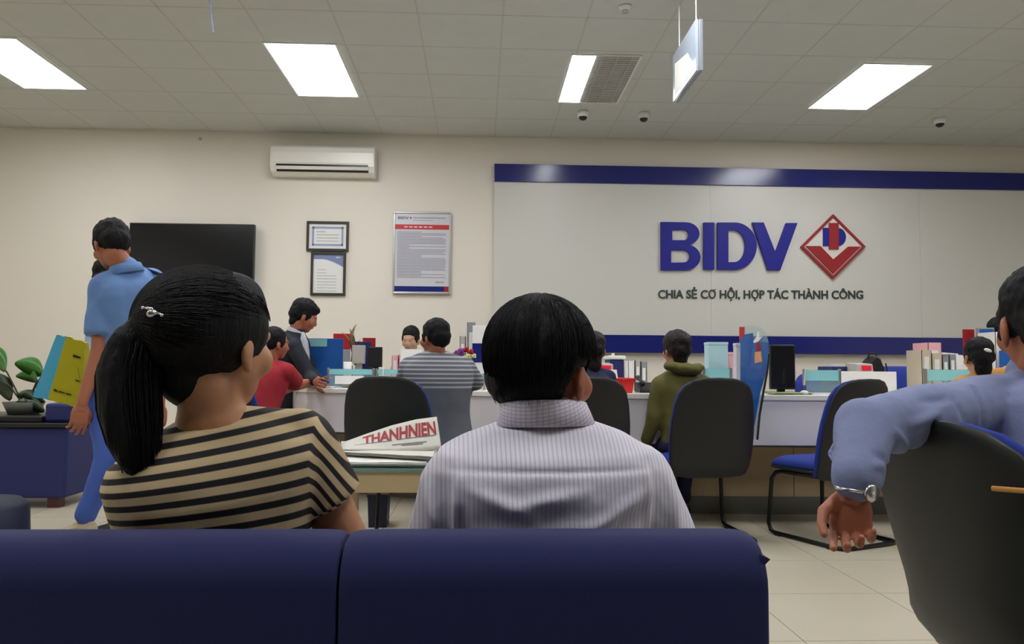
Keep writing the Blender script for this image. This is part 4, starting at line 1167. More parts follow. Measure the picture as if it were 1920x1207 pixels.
def person(label, head, neck, shL, shR, elL, elR, wrL, wrR, hip, knL, knR, anL, anR, root=None, skin='skin', shirt='whiteshirt', trouser='dtrouser',
           sleeve='long', hair='hair', hairfn=None, girth=1.0, vox=.009, hands=(None, None), face=True, collar=None, shoes='bshoe', category='person',
           arm=1.0, W=None, wr_amp=.006, attrfn=None, hs=1.0, group=None, name='person', cloth_vox=None, parts_extra=None, legs=True, sleeve_r=1.0, smooth_it=6, leg_r=1.0, nf=.057, brow=True, sl_len=.78, creases=None, foot_dir=None):
    """one continuous skin body, with clothes and hair as its parts"""
    c, a, pitch, s = head[:4]
    tilt = head[4] if len(head) > 4 else 0
    c, neck, shL, shR, elL, elR, wrL, wrR, hip, knL, knR, anL, anR = [V(q) for q in (c, neck, shL, shR, elL, elR, wrL, wrR, hip, knL, knR, anL, anR)]
    base = root or (hip.x, hip.y, 0)
    t = thing(name, label, category, base, group)
    lat = (shR - shL).normalized(); up = (neck - hip).normalized(); fwd = up.cross(lat).normalized()
    hl = hip - lat * .085; hr = hip + lat * .085
    b = M()
    r = add_head(b, c, a, pitch, s, tilt)
    nk = c + r @ (V((0, -.022, -.075)) * s)
    b.limb([nk, neck + (nk - neck) * .35, neck - (nk - neck) * .1], [.052 * s, .054 * s, nf * s], 16)
    b.limb([neck - up * .04, shL], [.042, .04], 12); b.limb([neck - up * .04, shR], [.042, .04], 12)
    lathe_torso(b, hip, neck, shL, shR, fwd, W, girth, -.022)
    b.limb([shL, elL, wrL], [.045 * arm, .038 * arm, .026 * arm], 14); b.limb([shR, elR, wrR], [.045 * arm, .038 * arm, .026 * arm], 14)
    if legs:
        for h_, k_, an in ((hl, knL, anL), (hr, knR, anR)):
            b.limb([h_, k_, an], [.078, .052, .036], 14)
    body = remesh(b, vox, smooth_it)
    hm = M()
    for (w_, el, hd, side) in ((wrL, elL, hands[0], -1), (wrR, elR, hands[1], 1)):
        d0 = (w_ - el).normalized()
        if hd is None: hd = (d0, fwd if abs(d0.dot(fwd)) < .8 else V((0, 0, -1)), .35)
        add_hand(hm, w_ + (hd[3] if len(hd) > 3 else V((0, 0, 0))), hd[0], hd[1], side, s * hs, hd[2])
    hm = remesh(hm, min(vox, .0042 if vox > .007 else .003), 2)
    body.join(hm)
    body.build('body', skin, t, smooth=True)
    if face: face_parts(t, c, r, s, brow=brow)
    # shirt
    cv = cloth_vox or vox * 1.1
    q = M()
    lathe_torso(q, hip, neck, shL, shR, fwd, W, girth, .006, top=.98)
    q.limb([neck - up * (.07 if collar else .04), neck + (nk - neck).normalized() * (.0 if collar else -.02)], [.078 * s, .068 * s] if collar else [.06 * s, .058 * s], 16)
    q.limb([neck - up * .035, shL], [.06, .062 * arm * sleeve_r], 14); q.limb([neck - up * .035, shR], [.06, .062 * arm * sleeve_r], 14)
    for S_, E_, W_ in ((shL, elL, wrL), (shR, elR, wrR)):
        if sleeve == 'long':
            q.limb([S_, E_, E_ + (W_ - E_) * .9], [.062 * arm * sleeve_r, .053 * arm * sleeve_r, .04 * arm * sleeve_r], 16)
        else:
            q.limb([S_, S_ + (E_ - S_) * .35], [.064 * arm * sleeve_r, .061 * arm * sleeve_r], 16)
            q.tube([S_ + (E_ - S_) * .2, S_ + (E_ - S_) * sl_len], [.062 * arm * sleeve_r, .064 * arm * sleeve_r], 18)
    q = remesh(q, cv, smooth_it)
    crumple(q, wr_amp, (9, 9, 7), seed=len(label) * 1.3)
    if creases: crease(q, creases)
    at = attrfn(q, dict(lat=lat, up=up, fwd=fwd, hip=hip, neck=neck)) if attrfn else None
    q.build('shirt', shirt, t, smooth=True, attrs=at)
    if legs:
        q = M(); q.ell(hip, (.16, .125, .12), Matrix((lat, fwd, up)).transposed())
        for h_, k_, an in ((hl, knL, anL), (hr, knR, anR)):
            q.limb([h_, k_, k_ + (an - k_) * .93], [.098 * leg_r, .072 * leg_r, .056 * leg_r], 16)
        q = remesh(q, cv, smooth_it); crumple(q, wr_amp, (8, 8, 8), 3.3)
        q.build('trousers', trouser, t, smooth=True)
        for k_, an in ((knL, anL), (knR, anR)):
            fd = V(foot_dir) if foot_dir else V(fwd); fd.z = 0
            if fd.length < .1: fd = V((0, 1, 0))
            fd.normalize()
            shoe = M(); f0 = V((an.x, an.y, max(.0, an.z - .085)))
            sd = fd.cross(V((0, 0, 1)))
            rings = []
            for u, hw, hh in ((-.07, .02, .05), (-.06, .034, .075), (0, .038, .085), (.06, .042, .06), (.12, .045, .045), (.16, .038, .035), (.185, .015, .02)):
                cc = f0 + fd * u
                rings.append([cc - sd * hw, cc + sd * hw, cc + sd * hw * .9 + V((0, 0, hh * .6)), cc + sd * hw * .4 + V((0, 0, hh)), cc - sd * hw * .4 + V((0, 0, hh)), cc - sd * hw * .9 + V((0, 0, hh * .6))])
            shoe.loft(rings).build('shoe', shoes, t, smooth=False, bevel=.004)
    if collar:
        collar(t, neck, up, lat, fwd, nk)
    if hairfn: hairfn(t, c, r, s, hair)
    return t

def hair_short(t, c, r, s, m_, vol=1.0, nape=.0, top=0.0, vox=.007, fringe=.0, name='hair'):
    c = V(c); q = M()
    def e(p, rad): q.ell(c + r @ (V(p) * s), tuple(k * s for k in rad), r, 18, 12)
    e((0, -.02, .045 + top), (.081 * vol, .097 * vol, .08 * vol))
    e((0, -.052, -.0), (.072 * vol, .066 * vol, .075))
    for sx in (-1, 1): e((sx * .06, .0, .012), (.021 * vol, .05, .045))
    for sx in (-1, 1): e((sx * .069, .022, -.008), (.008, .012, .03))
    if fringe: e((0, .05, .075), (.06 * vol, .045, .028)); 
    if nape: e((0, -.055, -.05), (.055, .04, .05 + nape))
    q = remesh(q, vox, 3); crumple(q, .0055 * s, (46, 46, 26), 1.7)
    q.build(name, m_, t, smooth=True)
def hfn(**k): return lambda t, c, r, s, m_: hair_short(t, c, r, s, m_, **k)

def shirt_collar(mt_, r0=.062, h=.038, lift=-.012, flare=.02):
    def f(t, neck, up, lat, fwd, nk):
        ax = ((nk - neck).normalized() * .35 + up).normalized(); rings = []
        n = 30
        for (rr, hh) in ((r0 + .002, -.02), (r0 - .002, .0), (r0 - .004, h), (r0, h + .003), (r0 + .007, h), (r0 + flare * .7, h * .4), (r0 + flare, -.008), (r0 + flare - .004, -.012), (r0 + .008, h * .3)):
            rings.append([neck + ax * (hh + lift) + ax * (-.012 * math.sin(2 * math.pi * k / n)) + (lat * math.cos(2 * math.pi * k / n) * 1.02 + fwd * math.sin(2 * math.pi * k / n)) * rr for k in range(n)])
        mm = M(); mm.loft(rings[::-1], closed=True)
        cc = [sum(((v - neck).dot(lat) for v in [p]), 0.0) for p in mm.v]
        mm.build('collar', mt_, t, smooth=True, attrs={'u': [math.atan2((v - neck).dot(fwd), (v - neck).dot(lat)) * .066 for v in mm.v], 'v': [(v - neck).dot(ax) for v in mm.v]})
    return f

def strands(name, t, starts_paths, rad, mt_, n=3):
    q = M()
    for pts in starts_paths:
        rr = [rad * (1 - .75 * i / (len(pts) - 1)) for i in range(len(pts))]
        q.tube(pts, rr, n)
    o = q.build(name, mt_, t, smooth=True); o['kind'] = 'stuff'; return o

# ---------------------------------------------------------------- front man, white pinstripe shirt
MT['pinstripe'] = striped('white_pinstripe_shirt', '#e3e0ea', '#c0b8d2', 'u', .0076, .24, soft=.12, bump=.2)
MT['pinstripe_collar'] = striped('white_pinstripe_collar', '#e0dae4', '#c0b8d2', 'u', .0076, .24, soft=.10, c3='#b9aec4', attr2='v', period2=.006, duty2=.25)
def attr_front(q, d):
    u = []; 
    for v in q.v:
        p = v - d['neck']; u.append(p.dot(d['lat']))
    return {'u': u}
Yf = 1.37
def front_cloth(q, d):
    return attr_front(q, d)
def man_hair(t, c, r, s, m_):
    c = V(c); q = M()
    hc = P(1011, 657, Yf)
    q.ell(hc, (.099, .104, .1), None, 24, 18)
    q.ell(P(1000, 708, Yf + .0), (.088, .088, .062), None, 24, 16)
    q.ell(P(970, 715, Yf), (.052, .07, .046), None, 20, 14)
    q.ell(P(1030, 725, Yf - .02), (.05, .06, .028), None, 20, 14)
    q.ell(P(1078, 645, Yf + .03), (.036, .075, .045), None, 20, 14)
    q = remesh(q, .005, 6); crumple(q, .0022, (60, 60, 8), 4)
    def cut(v):
        x, y = proj(v); return ((y > 684 and x > 1082 - (y - 684) * .5) or (y > 672 and x > 1100)) and v.y < Yf + .03
    bad = [cut(v) for v in q.v]; q.f = [f for f in q.f if not all(bad[i] for i in f)]
    hb = q.build('hair', m_, t, smooth=True)
    random.seed(31); ps = []
    crown = P(1000, 560, Yf - .02)
    for k in range(1500):
        a = random.uniform(math.pi * .93, math.pi * 2.12) if k % 5 else random.uniform(0, 2 * math.pi)
        pts = []; L = random.uniform(.9, 1.05) * (1.45 if k % 2 else 1); o = random.uniform(.0, .0035); a0 = a + random.uniform(-.1, .1)
        st = random.uniform(.08, .9)
        for j in range(8):
            ph = st + (2.05 * L - st) * j / 7
            if ph > 2.95: break
            low = max(0, ph - 1.65); ph2 = min(ph, 1.65) + low * .35
            x = math.sin(ph2) * math.cos(a + (a0 - a) * j / 7); y = math.sin(ph2) * math.sin(a + (a0 - a) * j / 7); z = math.cos(ph2) - low * .62
            rx, ry, rz = .099 + o, .101 + o, .099 + o
            p = hc + V((x * rx, y * ry, z * rz))
            if z < -.15: p.x = hc.x - .008 + (p.x - hc.x + .008) * (1 - .30 * (-.15 - z) ** 1.5)
            px_, py_ = proj(p)
            if (py_ > 680 and px_ > 1082 - (py_ - 684) * .5) or py_ > 758 - .012 * max(0, px_ - 960) + 5 * math.sin(k * 1.7): break
            pts.append(p)
        if len(pts) > 3: ps.append(pts)
    for k in range(0):      # stray hairs
        a = random.uniform(0, math.pi * 2); ph = random.uniform(.1, 1.3); d = V((math.sin(ph) * math.cos(a), math.sin(ph) * math.sin(a), math.cos(ph)))
        p = hc + d * .098; td = V((math.cos(a), math.sin(a), -.5)).normalized()
        ps.append([p, p + td * .012 + d * .004, p + td * .024 + d * .006, p + td * .034 + d * .003])
    strands('hair_strands', hb, ps, .0009, m_)
person('man in white pinstripe shirt seen from behind on the sofa, centre',
       (P(1020, 692, Yf), 35, 2, .98), P(1022, 784, Yf), P(865, 912, Yf), P(1192, 905, Yf + .01),
       P(800, 1085, Yf + .03), P(1268, 1080, Yf + .05), P(860, 1180, Yf + .26), P(1230, 1170, Yf + .26), P(1025, 1215, Yf + .03),
       P(930, 1200, Yf + .46), P(1130, 1200, Yf + .46), (P(930, 1200, Yf).x, Yf + .5, .09), (P(1130, 1200, Yf).x, Yf + .5, .09),
       skin='skin_d', shirt='pinstripe', trouser='dtrouser', hairfn=man_hair, vox=.006, cloth_vox=.0055, arm=1.15, girth=1.15, W=.2,
       collar=shirt_collar('pinstripe_collar', .068, .032, -.004, .018), wr_amp=.005, attrfn=front_cloth, face=True,
       creases=[(P(862, 868, Yf), P(858, 1005, Yf), .007, .008), (P(1196, 872, Yf), P(1202, 1005, Yf), .007, .008), (P(850, 868, Yf), P(1205, 868, Yf), -.004, .004),
                (P(900, 985, Yf), P(1120, 960, Yf), .007, .016), (P(1060, 985, Yf), P(1195, 905, Yf), .008, .012), (P(1120, 990, Yf), P(1180, 950, Yf), -.010, .016),
                (P(880, 900, Yf), P(990, 945, Yf), .008, .012), (P(950, 930, Yf), P(1080, 905, Yf), .007, .012), (P(800, 900, Yf), P(830, 1000, Yf), .01, .012), (P(1250, 900, Yf), P(1262, 1000, Yf), .01, .012),
                (P(930, 1000, Yf), P(1100, 995, Yf), -.006, .014)])

# ---------------------------------------------------------------- ponytail woman, striped top
MT['wstripe'] = striped('beige_black_striped_jersey', '#ccb48c', '#150f12', 'u', .0238, .45, soft=.03, bump=.12)
Yw = 1.36
def wattr(q, d):
    sx = P(584, 850, Yw).x; xc = P(400, 900, Yw).x; us = []
    zt = P(400, 760, Yw).z
    for v in q.v:
        z = v.z
        xx = min(v.x, sx)
        lift = .17 * (xx - xc) * max(0, min(1.3, (z - (zt - .24)) / .2)) + .04 * (xx - xc)
        u = z - lift
        if v.x > sx: u = u + (v.x - sx) * 1.15
        us.append(u)
    return {'u': us}
def wom_hair(t, c, r, s, m_):
    q = M()
    hc = P(378, 612, Yw)
    q.ell(hc, (.112, .118, .105), None, 26, 20)
    q.ell(P(392, 650, Yw + .0), (.056, .085, .085), None, 22, 16)
    q.ell(P(345, 655, Yw + .02), (.068, .08, .085), None, 22, 16)
    q.ell(P(440, 585, Yw + .01), (.052, .085, .07), None, 22, 16)
    q.ell(P(362, 712, Yw - .015), (.055, .065, .048), None, 22, 16)
    q = remesh(q, .005, 6); crumple(q, .0016, (50, 50, 12), 2)
    hb = q.build('hair', m_, t, smooth=True)
    tie = P(275, 598, Yw - .05)
    random.seed(17); ps = []
    for k in range(1500):                     # combed back towards the tie
        # start anywhere on the head, follow the surface to the tie
        a = random.uniform(0, 2 * math.pi); ph = random.uniform(.1, 2.0)
        d0 = V((math.sin(ph) * math.cos(a), math.sin(ph) * math.sin(a), math.cos(ph)))
        if d0.x > .55 and d0.z < .1: continue
        d1 = ((tie - hc).normalized()); pts = []
        for j in range(8):
            u = j / 7; d = (d0 * (1 - u) + d1 * u).normalized(); rr = 1.0 + random.uniform(0, .004)
            pts.append(hc + V((d.x * .1135, d.y * .1195, d.z * .1065)) * rr)
        ps.append(pts)
    strands('hair_strands', hb, ps, .0009, m_)
    # ponytail
    pt = M(); cl = [P(272, 600, Yw - .05), P(252, 640, Yw - .07), P(240, 700, Yw - .075), P(243, 770, Yw - .08), P(252, 830, Yw - .085), P(258, 872, Yw - .09), P(262, 905, Yw - .09)]
    rs = [.022, .038, .047, .048, .040, .026, .006]
    pt.tube(cl, rs, 18, flat=.7)
    pt.ell(cl[0], .024, seg=14, rg=10)
    pt = remesh(pt, .0045, 6); crumple(pt, .003, (70, 70, 6), 8)
    pb = pt.build('ponytail', m_, t, smooth=True)
    ps = []
    for k in range(900):
        a = random.uniform(0, 2 * math.pi); q0 = random.uniform(.75, 1.08); pts = []; e = random.uniform(.75, 1.0); st = random.uniform(0, .3)
        for j in range(9):
            u = st + (e - st) * j / 8; f = u * 6; i = min(5, int(f)); f -= i
            cc = cl[i].lerp(cl[i + 1], f); rr = (rs[i] * (1 - f) + rs[i + 1] * f) * q0
            pts.append(cc + V((math.cos(a) * rr, math.sin(a) * rr * .72, 0)) + V((random.uniform(-.001, .001), 0, 0)))
        ps.append(pts)
    for k in range(40):
        x0 = random.uniform(-.03, .03); p = cl[5] + V((x0, random.uniform(-.01, .01), .02)); e = cl[6] + V((x0 * .8, 0, -random.uniform(.0, .03)))
        ps.append([p, p.lerp(e, .5), e])
    strands('ponytail_strands', pb, ps, .001, m_)
    # hair clip
    CL = -.014
    g = M(); c0 = P(268, 576, Yw - .085)
    cpt = [P(268, 577, Yw - .095 + CL), P(278, 578, Yw - .1 + CL), P(290, 583, Yw - .105 + CL), P(304, 591, Yw - .112 + CL)]
    g.tube(cpt, .0016, 6)
    g.ell(P(283, 588, Yw - .105 + CL), (.0075, .004, .0065), seg=10, rg=8)
    for q_ in (0, 1, 3): g.ell(cpt[q_], .003, seg=8, rg=6)
    g.ell(P(284, 580, Yw - .104 + CL), .004, seg=8, rg=6); g.ell(P(293, 587, Yw - .106 + CL), .0035, seg=8, rg=6)
    g.build('hair_clip', 'silver', t, smooth=True)['label'] = 'small silver flower hair clip'
    b = M(); b.tube([tie + V((math.cos(k * .5) * .018, math.sin(k * .5) * .026, math.sin(k * .5) * .012)) for k in range(13)], .009, 8, closed=False); b.build('hair_tie', 'dark', t, smooth=True)
w_ = person('woman with black ponytail and beige-black striped top on the sofa, left',
       (P(410, 641, Yw), 28, 3, .97), P(398, 785, Yw), P(312, 885, Yw - .0), P(560, 838, Yw + .06),
       P(290, 1060, Yw), P(652, 1020, Yw + .1), P(300, 1180, Yw + .24), P(600, 1180, Yw + .3), P(432, 1215, Yw + .05),
       P(400, 1200, Yw + .48), P(560, 1200, Yw + .44), (P(400, 1200, Yw).x, Yw + .5, .09), (P(560, 1200, Yw).x, Yw + .48, .09),
       skin='skin', shirt='wstripe', trouser='dtrouser', sleeve='short', sl_len=.55, nf=.064, brow=False, hairfn=wom_hair, vox=.006, cloth_vox=.0055, arm=1.1, girth=1.0, W=.182,
       attrfn=wattr, wr_amp=.003, hs=.95, sleeve_r=1.0)
ear = P(462, 690, Yw - .06)

# ---------------------------------------------------------------- right man with arm over the chair
Yr = 1.6
def cuff(t, neck, up, lat, fwd, nk):
    shirt_collar('lavender', .06, .03)(t, neck, up, lat, fwd, nk)
wrL = P(1604, 905, 1.42); elL = P(1622, 800, 1.51)
def wrist_things(t):
    d = (wrL - elL).normalized(); a = d.orthogonal().normalized(); b_ = d.cross(a)
    wc = wrL + V((-.002, -.004, -.012))
    q = M(); q.tube([wc + V((math.cos(k * .3142) * .034, math.sin(k * .3142) * .026, -.004 * math.cos(k * .3142))) for k in range(20)], .0035, 8, closed=True)
    wb = q.build('watch_band', 'silver', t, smooth=True)
    f = wc + V((.015, -.024, -.002))
    dirc = V((.35, -.93, 0)).normalized()
    q = M(); rt = dirc.to_track_quat('Z', 'Y').to_matrix()
    q.lathe([(0, 0), (.0165, 0), (.0165, .006), (.013, .008), (0, .008)], (0, 0, 0), 18); q.v = [f + rt @ p for p in q.v]
    q.build('watch_case', 'silver', wb, smooth=True)
    q = M()
    cf = wrL - d * .03
    rings = []
    for rr, o in ((.043, -.05), (.0425, -.01), (.0405, .03), (.037, .03), (.037, -.03)):
        rings.append([cf + d * o + (a * math.cos(2 * math.pi * k / 22) + b_ * math.sin(2 * math.pi * k / 22)) * rr for k in range(22)])
    q.loft(rings[::-1], closed=True).build('cuff', 'lavender', t, smooth=True)
    f2 = M().limb([P(1570, 828, 1.5), P(1562, 850, 1.49), P(1576, 880, 1.475)], [.006, .010, .006], 8).build('cuff_placket', 'lavender', t, smooth=True)
t = person('man in lavender-blue shirt at right with arm over the chair back',
       (P(1952, 605, 1.8), 12, 6, 1.1), P(1950, 708, 1.84), P(1845, 758, 1.78), P(2110, 790, 1.98),
       elL, P(2190, 1000, 2.1), wrL, P(2120, 1010, 2.3), (1.27, 1.66, .545),
       (1.56, 1.98, .5), (1.7, 1.66, .5), (1.6, 2.05, .09), (1.76, 1.7, .09),
       skin='skin_d', shirt='lavender', trouser='dtrouser', hairfn=hfn(vol=1.04, vox=.005), vox=.006, cloth_vox=.006, arm=1.12, W=.2, hands=((V((-.12, -.22, -1)), V((-.35, -1, .1)), .85, V((0, .02, -.014))), None), hs=.84,
       collar=shirt_collar('lavender', .064, .036), wr_amp=.006,
       creases=[(P(1655, 790, 1.6), P(1735, 770, 1.6), .010, .010), (P(1612, 800, 1.6), P(1668, 845, 1.6), .012, .009), (P(1600, 845, 1.5), P(1650, 880, 1.5), -.010, .008), (P(1690, 750, 1.6), P(1790, 745, 1.6), -.008, .010),
                (P(1585, 860, 1.5), P(1640, 862, 1.5), .008, .008), (P(1755, 715, 1.65), P(1775, 780, 1.65), -.010, .008), (P(1840, 720, 1.65), P(1836, 790, 1.65), -.014, .007), (P(1880, 740, 1.6), P(1900, 840, 1.6), .010, .010)])
wrist_things(t)
ch5.location = (P(1750, 800, 1.6).x + .25, 1.6, 0); ch5.rotation_euler = (0, 0, -R_(84))
q = M().obox(P(1895, 918, 1.36), .06, .012, .009, Matrix.Rotation(-.6, 3, 'Z')); 
pnt = tag(q.build('tan_strap', 'tan', bevel=.003), 'short tan strip on the back of the nearest large chair', 'strip')

# ---------------------------------------------------------------- guard walking, light blue
Yg = 4.1
gz = lambda px, py, y=Yg: P(px, py, y)
def guard_collar(t, neck, up, lat, fwd, nk):
    shirt_collar('guardshirt', .068, .035)(t, neck, up, lat, fwd, nk)
    for sgn, S_ in ((-1, gz(196, 528)), (1, gz(282, 522, 4.2))):
        q = M().obox(S_ + V((0, 0, .045)), .1, .05, .01, Matrix.Rotation(.35 * sgn, 3, 'Y')); q.build('shoulder_board', 'navy', t, bevel=.003)
person('guard in light blue shirt and blue trousers walking past, seen from behind',
       (gz(208, 458), -48, 26, 1.04), gz(236, 505), gz(196, 538, 4.05), gz(284, 528, 4.25), gz(186, 655, 4.0), gz(300, 650, 4.3), gz(153, 758, 3.92), gz(300, 760, 4.35), gz(228, 730, 4.12),
       gz(205, 860, 4.05), gz(262, 870, 4.0), (gz(158, 962, 4.1).x, 4.1, .215), (gz(250, 1000).x, 3.95, .085), foot_dir=(-1, .35, 0),
       skin='skin_d', shirt='guardshirt', trouser='guardtrouser', sleeve='short', hairfn=hfn(vol=1.02), hands=((V((-.1, -.05, -1)), V((-.6, .6, 0)), .5), None),
       collar=guard_collar, shoes='shoe', wr_amp=.008, arm=1.05, sleeve_r=1.15, leg_r=.95)
# woman behind the guard, carrying two bags
Yb_ = 4.75
b_ = lambda px, py, y=Yb_: P(px, py, y)
person('person mostly hidden behind the guard, dark hair, carrying the bags',
       (b_(200, 520), -60, 10, .95), b_(208, 556), b_(178, 585, 4.7), b_(240, 585, 4.85), b_(172, 650, 4.75), b_(250, 660), b_(160, 668, 4.62), b_(235, 720, 4.7), b_(215, 735),
       b_(218, 845, 4.7), b_(226, 845, 4.75), (b_(222, 900).x, 4.72, .09), (b_(232, 900).x, 4.85, .09), shirt='lgtop', trouser='dtrouser', sleeve='long',
       hairfn=hfn(vol=1.08, nape=.06), wr_amp=.006, sleeve_r=.8, arm=.9, leg_r=.85)
def bag(label, pts, d, mt_, Yx, hand):
    t = thing('shopping_bag', label, 'bag', tuple(P(*pts[2], Yx)), 'shopping bags carried past')
    A_ = [P(*p, Yx) for p in pts]; n = 8
    q = M(); rings = []
    for i in range(n + 1):
        u = i / n; ring = []
        L_ = A_[0].lerp(A_[3], u); R2_ = A_[1].lerp(A_[2], u); dd = d * (.25 + .75 * min(1, u * 1.6))
        for k in range(6): ring.append(L_.lerp(R2_, k / 5) + V((0, 0, .004 * math.sin(k * 2 + i))))
        for k in range(6): ring.append(R2_.lerp(L_, k / 5) + V((0, dd, 0)))
        rings.append(ring)
    q.loft(rings).build('bag_body', mt_, t, smooth=False)
    q = M(); a_, b2 = A_[0].lerp(A_[1], .3), A_[0].lerp(A_[1], .7)
    q.tube([a_, a_.lerp(hand, .6), hand, b2.lerp(hand, .6), b2], .004, 6); q.build('handle', mt_, t)
    return t, A_
hd = P(158, 650, 4.5)
t1, A1 = bag('light blue shopping bag, left of the yellow one', [(106, 628), (128, 632), (96, 750), (61, 744)], .12, 'bagblue', 4.4, hd)
t2, A2 = bag('yellow shopping bag with dark lettering, beside the light blue one', [(124, 631), (160, 642), (148, 766), (90, 748)], .14, 'bagyellow', 4.3, hd)
for (p0, p1, hh) in (((101, 733), (108, 735), 5), ((110, 735), (122, 738), 3), ((124, 739), (134, 741), 3), ((137, 669), (151, 672), 5), ((146, 690), (150, 712), 2), ((142, 714), (150, 716), 3)):
    a_, c_ = P(p0[0], p0[1], 4.292), P(p1[0], p1[1], 4.292); h_ = V((0, 0, hh / 354))
    M().prism([a_, c_, c_ + h_ * .6, a_ + h_], (0, -.002, 0)).build('dark_print', 'dark', t2)

# ---------------------------------------------------------------- people at the counter
def seated(label, hx, hy, Yv, a_head, pitch, s, sh, el_l, wr_l, el_r, wr_r, face_yaw, seat_px=None, **k):
    """sh: (left px,py,dY),(right px,py,dY); the legs are laid out from the hip in the facing direction"""
    Q = lambda p: P(p[0], p[1], Yv + (p[2] if len(p) > 2 else 0))
    nk = Q(k.pop('neck')); hp = k.pop('hip', None)
    L_, R2_ = Q(sh[0]), Q(sh[1])
    hipp = V((nk.x + (hp[0] if hp else 0), Yv + (hp[1] if hp else -.02), .5))
    f = V((math.sin(R_(face_yaw)), math.cos(R_(face_yaw)), 0)); rt = V((f.y, -f.x, 0))
    knl = hipp + f * .42 - rt * .12; knr = hipp + f * .42 + rt * .12; knl.z = knr.z = .43
    anl = knl + f * .02; anr = knr + f * .05; anl.z = anr.z = .09
    k.setdefault('hairfn', hfn())
    k.setdefault('leg_r', .85)
    return person(label, (P(hx, hy, Yv), a_head, pitch, s), nk, L_, R2_, Q(el_l), Q(el_r), Q(wr_l), Q(wr_r), hipp, knl, knr, anl, anr, **k)

# striped sweater man
MT['sweater'] = striped('grey_striped_sweater', '#5c6068', '#a6a6ac', 'u', .0255, .42, soft=.05, bump=.1)
def swattr(q, d):
    z0 = P(820, 727, 4.7).z
    us = []
    for v in q.v:
        if v.z > z0: us.append(v.z - z0 + .017)
        else: us.append(.017)
    return {'u': us}
seated('man in grey striped sweater sitting at the counter, back to the camera', 815, 632, 4.7, -45, 4, .95, ((768, 690), (872, 690, .05)), (752, 735, .15), (770, 728, .42), (890, 715, .12), (872, 725, .4), -5,
       neck=(818, 660), hip=(.06, -.02), skin='skin_d', shirt='sweater', attrfn=swattr, W=.215, girth=1.2, wr_amp=.004, arm=1.1, leg_r=.9)
# red t-shirt man
seated('man in red T-shirt leaning on the counter end beside the blazer man', 517, 643, 5.62, 52, 8, .95, ((493, 700, .05), (536, 697, -.1)), (520, 735, .35), (560, 722, .5), (556, 722, .12), (590, 716, .42), 40,
       neck=(506, 678), hip=(-.05, -.2), skin='skin_d', shirt='redshirt', sleeve='short', W=.19, arm=1.1, hairfn=hfn(vol=.98))
# blazer man standing
Ybz = 6.3
z_ = lambda px, py, y=Ybz: P(px, py, y)
def lapel(t, neck, up, lat, fwd, nk):
    shirt_collar('whiteshirt', .06, .03)(t, neck, up, lat, fwd, nk)
    q = M(); rings = []
    for px, py, hw in ((566, 622, .01), (568, 640, .03), (569, 660, .037), (570, 680, .036), (570, 700, .03)):
        c0 = z_(px, py, Ybz - .165); rings.append([c0 + V((-hw, .03, 0)), c0 + V((0, -.012, 0)), c0 + V((hw, .01, 0)), c0 + V((hw, .05, 0)), c0 + V((-hw, .06, 0))])
    q.loft(rings).build('shirt_front', 'whiteshirt', t, smooth=True)
hipb = V((z_(532, 730).x, Ybz + .0, .9))
person('man in dark blazer and white shirt standing bent over the counter',
       (z_(571, 592), 72, 24, 1.06), z_(556, 622), z_(560, 648, Ybz + .17), z_(552, 650, Ybz - .17), z_(585, 700, Ybz + .2), z_(580, 706, Ybz - .22), z_(600, 716, Ybz - .1), z_(592, 714, Ybz - .42), hipb,
       hipb + V((.02, .09, -.44)), hipb + V((.03, -.09, -.44)), (hipb.x, hipb.y + .09, .09), (hipb.x, hipb.y - .09, .09),
       skin='skin_d', shirt='blazer', trouser='dtrouser', hairfn=hfn(vol=1.06, top=.005, nape=.01, fringe=1), collar=lapel, W=.19, girth=1.15, wr_amp=.006, sleeve_r=1.05)
q = M(); a_, c_ = P(602, 711, 5.95), P(617, 717, 5.95)
q.tube([a_, c_], .009, 8)
tag(q.build('pen', 'navy'), 'dark blue pen in the blazer man\'s hand', 'pen')
# teller
seated('clerk with dark tied hair looking down behind white papers', 770, 636, 6.95, 195, 12, .95, ((790, 680), (748, 682)), (800, 715), (782, 712, -.3), (742, 715), (760, 712, -.3), 180,
       neck=(769, 664), hip=(0, 0), skin='skin_l', shirt='whiteshirt', hairfn=hfn(vol=1.0, top=.006), W=.17, arm=.85, legs=True)
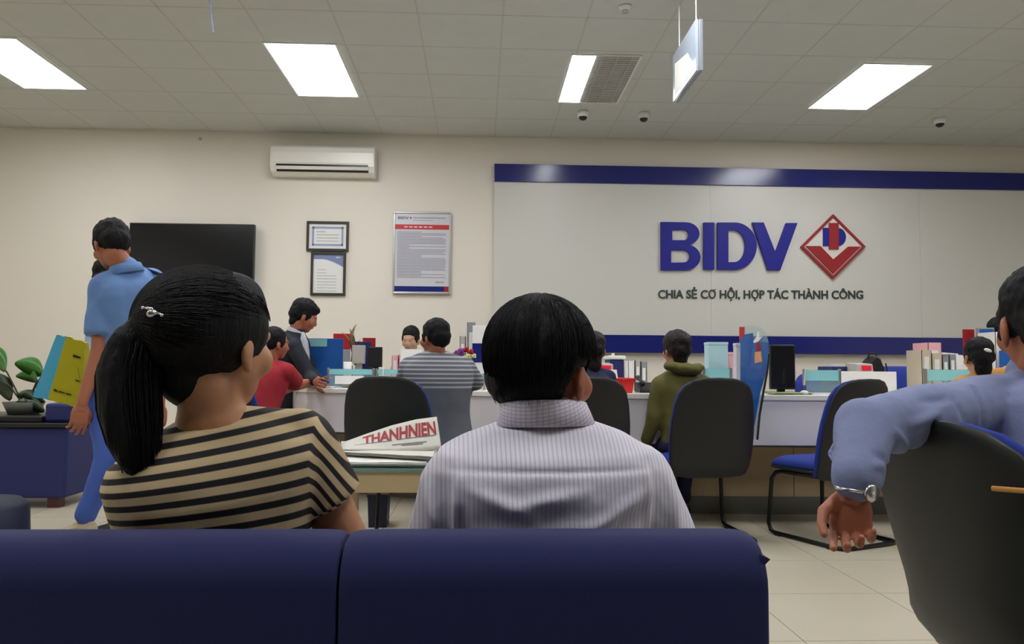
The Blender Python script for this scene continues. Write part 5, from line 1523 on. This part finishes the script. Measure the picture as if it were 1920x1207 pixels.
# brown-haired woman hidden behind the front man
seated('brown-haired person hidden behind the front man\'s head', 1112, 655, 4.95, 0, 4, .93, ((1060, 705), (1140, 708)), (1050, 740, .1), (1070, 735, .35), (1142, 745, .1), (1118, 738, .35), 0,
       neck=(1100, 690), hip=(0, -.05), hair='hairb', hairfn=hfn(vol=1.05, nape=.08), shirt='navytrouser', W=.17, arm=.9)
# olive jacket person
def hood(t, neck, up, lat, fwd, nk):
    q = M()
    c0 = P(1285, 692, 4.86)
    q.ell(c0, (.115, .06, .038), Matrix.Rotation(.1, 3, 'Y'), 18, 12)
    q.ell(P(1262, 686, 4.86), (.06, .05, .032), None, 16, 10); q.ell(P(1306, 688, 4.88), (.055, .045, .026), None, 16, 10)
    q = remesh(q, .008, 4); crumple(q, .008, (14, 14, 22), 5)
    q.build('hood', 'olive', t, smooth=True)
seated('person in olive hooded jacket sitting at the counter, arm hanging', 1267, 655, 4.95, -18, 3, .95, ((1240, 722), (1322, 724)), (1228, 780, .0), (1212, 826, .05), (1335, 790, .1), (1320, 800, .35), 0,
       neck=(1275, 692), hip=(.02, -.02), hair='hairb', hairfn=hfn(vol=1.14, nape=.02), shirt='olive', trouser='navytrouser', W=.17, collar=hood, wr_amp=.01, arm=1.05,
       hands=((V((-.1, .3, -1)), V((.3, 0, 0)), .6), None))
# girl with clipped hair at right
def bunhair(t, c, r, s, m_):
    hair_short(t, c, r, s, m_, vol=1.04, nape=.05)
    c = V(c)
    q = M().ell(c + V((-.01, -.11, .035)), (.026, .01, .012), Matrix.Rotation(.3, 3, 'Y'), 12, 8)
    q.build('hair_clip', 'white', t, smooth=True)['label'] = 'white hair clip'
seated('dark-haired girl with a white hair clip and tan top at right', 1834, 668, 4.75, 8, 4, .97, ((1805, 722), (1880, 706)), (1800, 760, .15), (1830, 750, .35), (1930, 690, .25), (1975, 688, .3), 0,
       neck=(1838, 702), hip=(0, -.02), hairfn=bunhair, shirt='tan', W=.16, arm=.95)
# clerk at right back
seated('clerk with dark hair behind the blue-grey monitor, far right', 1876, 625, 6.5, 185, 8, 1.02, ((1910, 680), (1845, 680)), (1915, 715), (1900, 712, -.3), (1838, 715), (1855, 712, -.3), 180,
       neck=(1876, 660), hip=(0, 0), shirt='navytrouser', hairfn=hfn(vol=1.12, top=.01, nape=.03), W=.17, arm=.85)
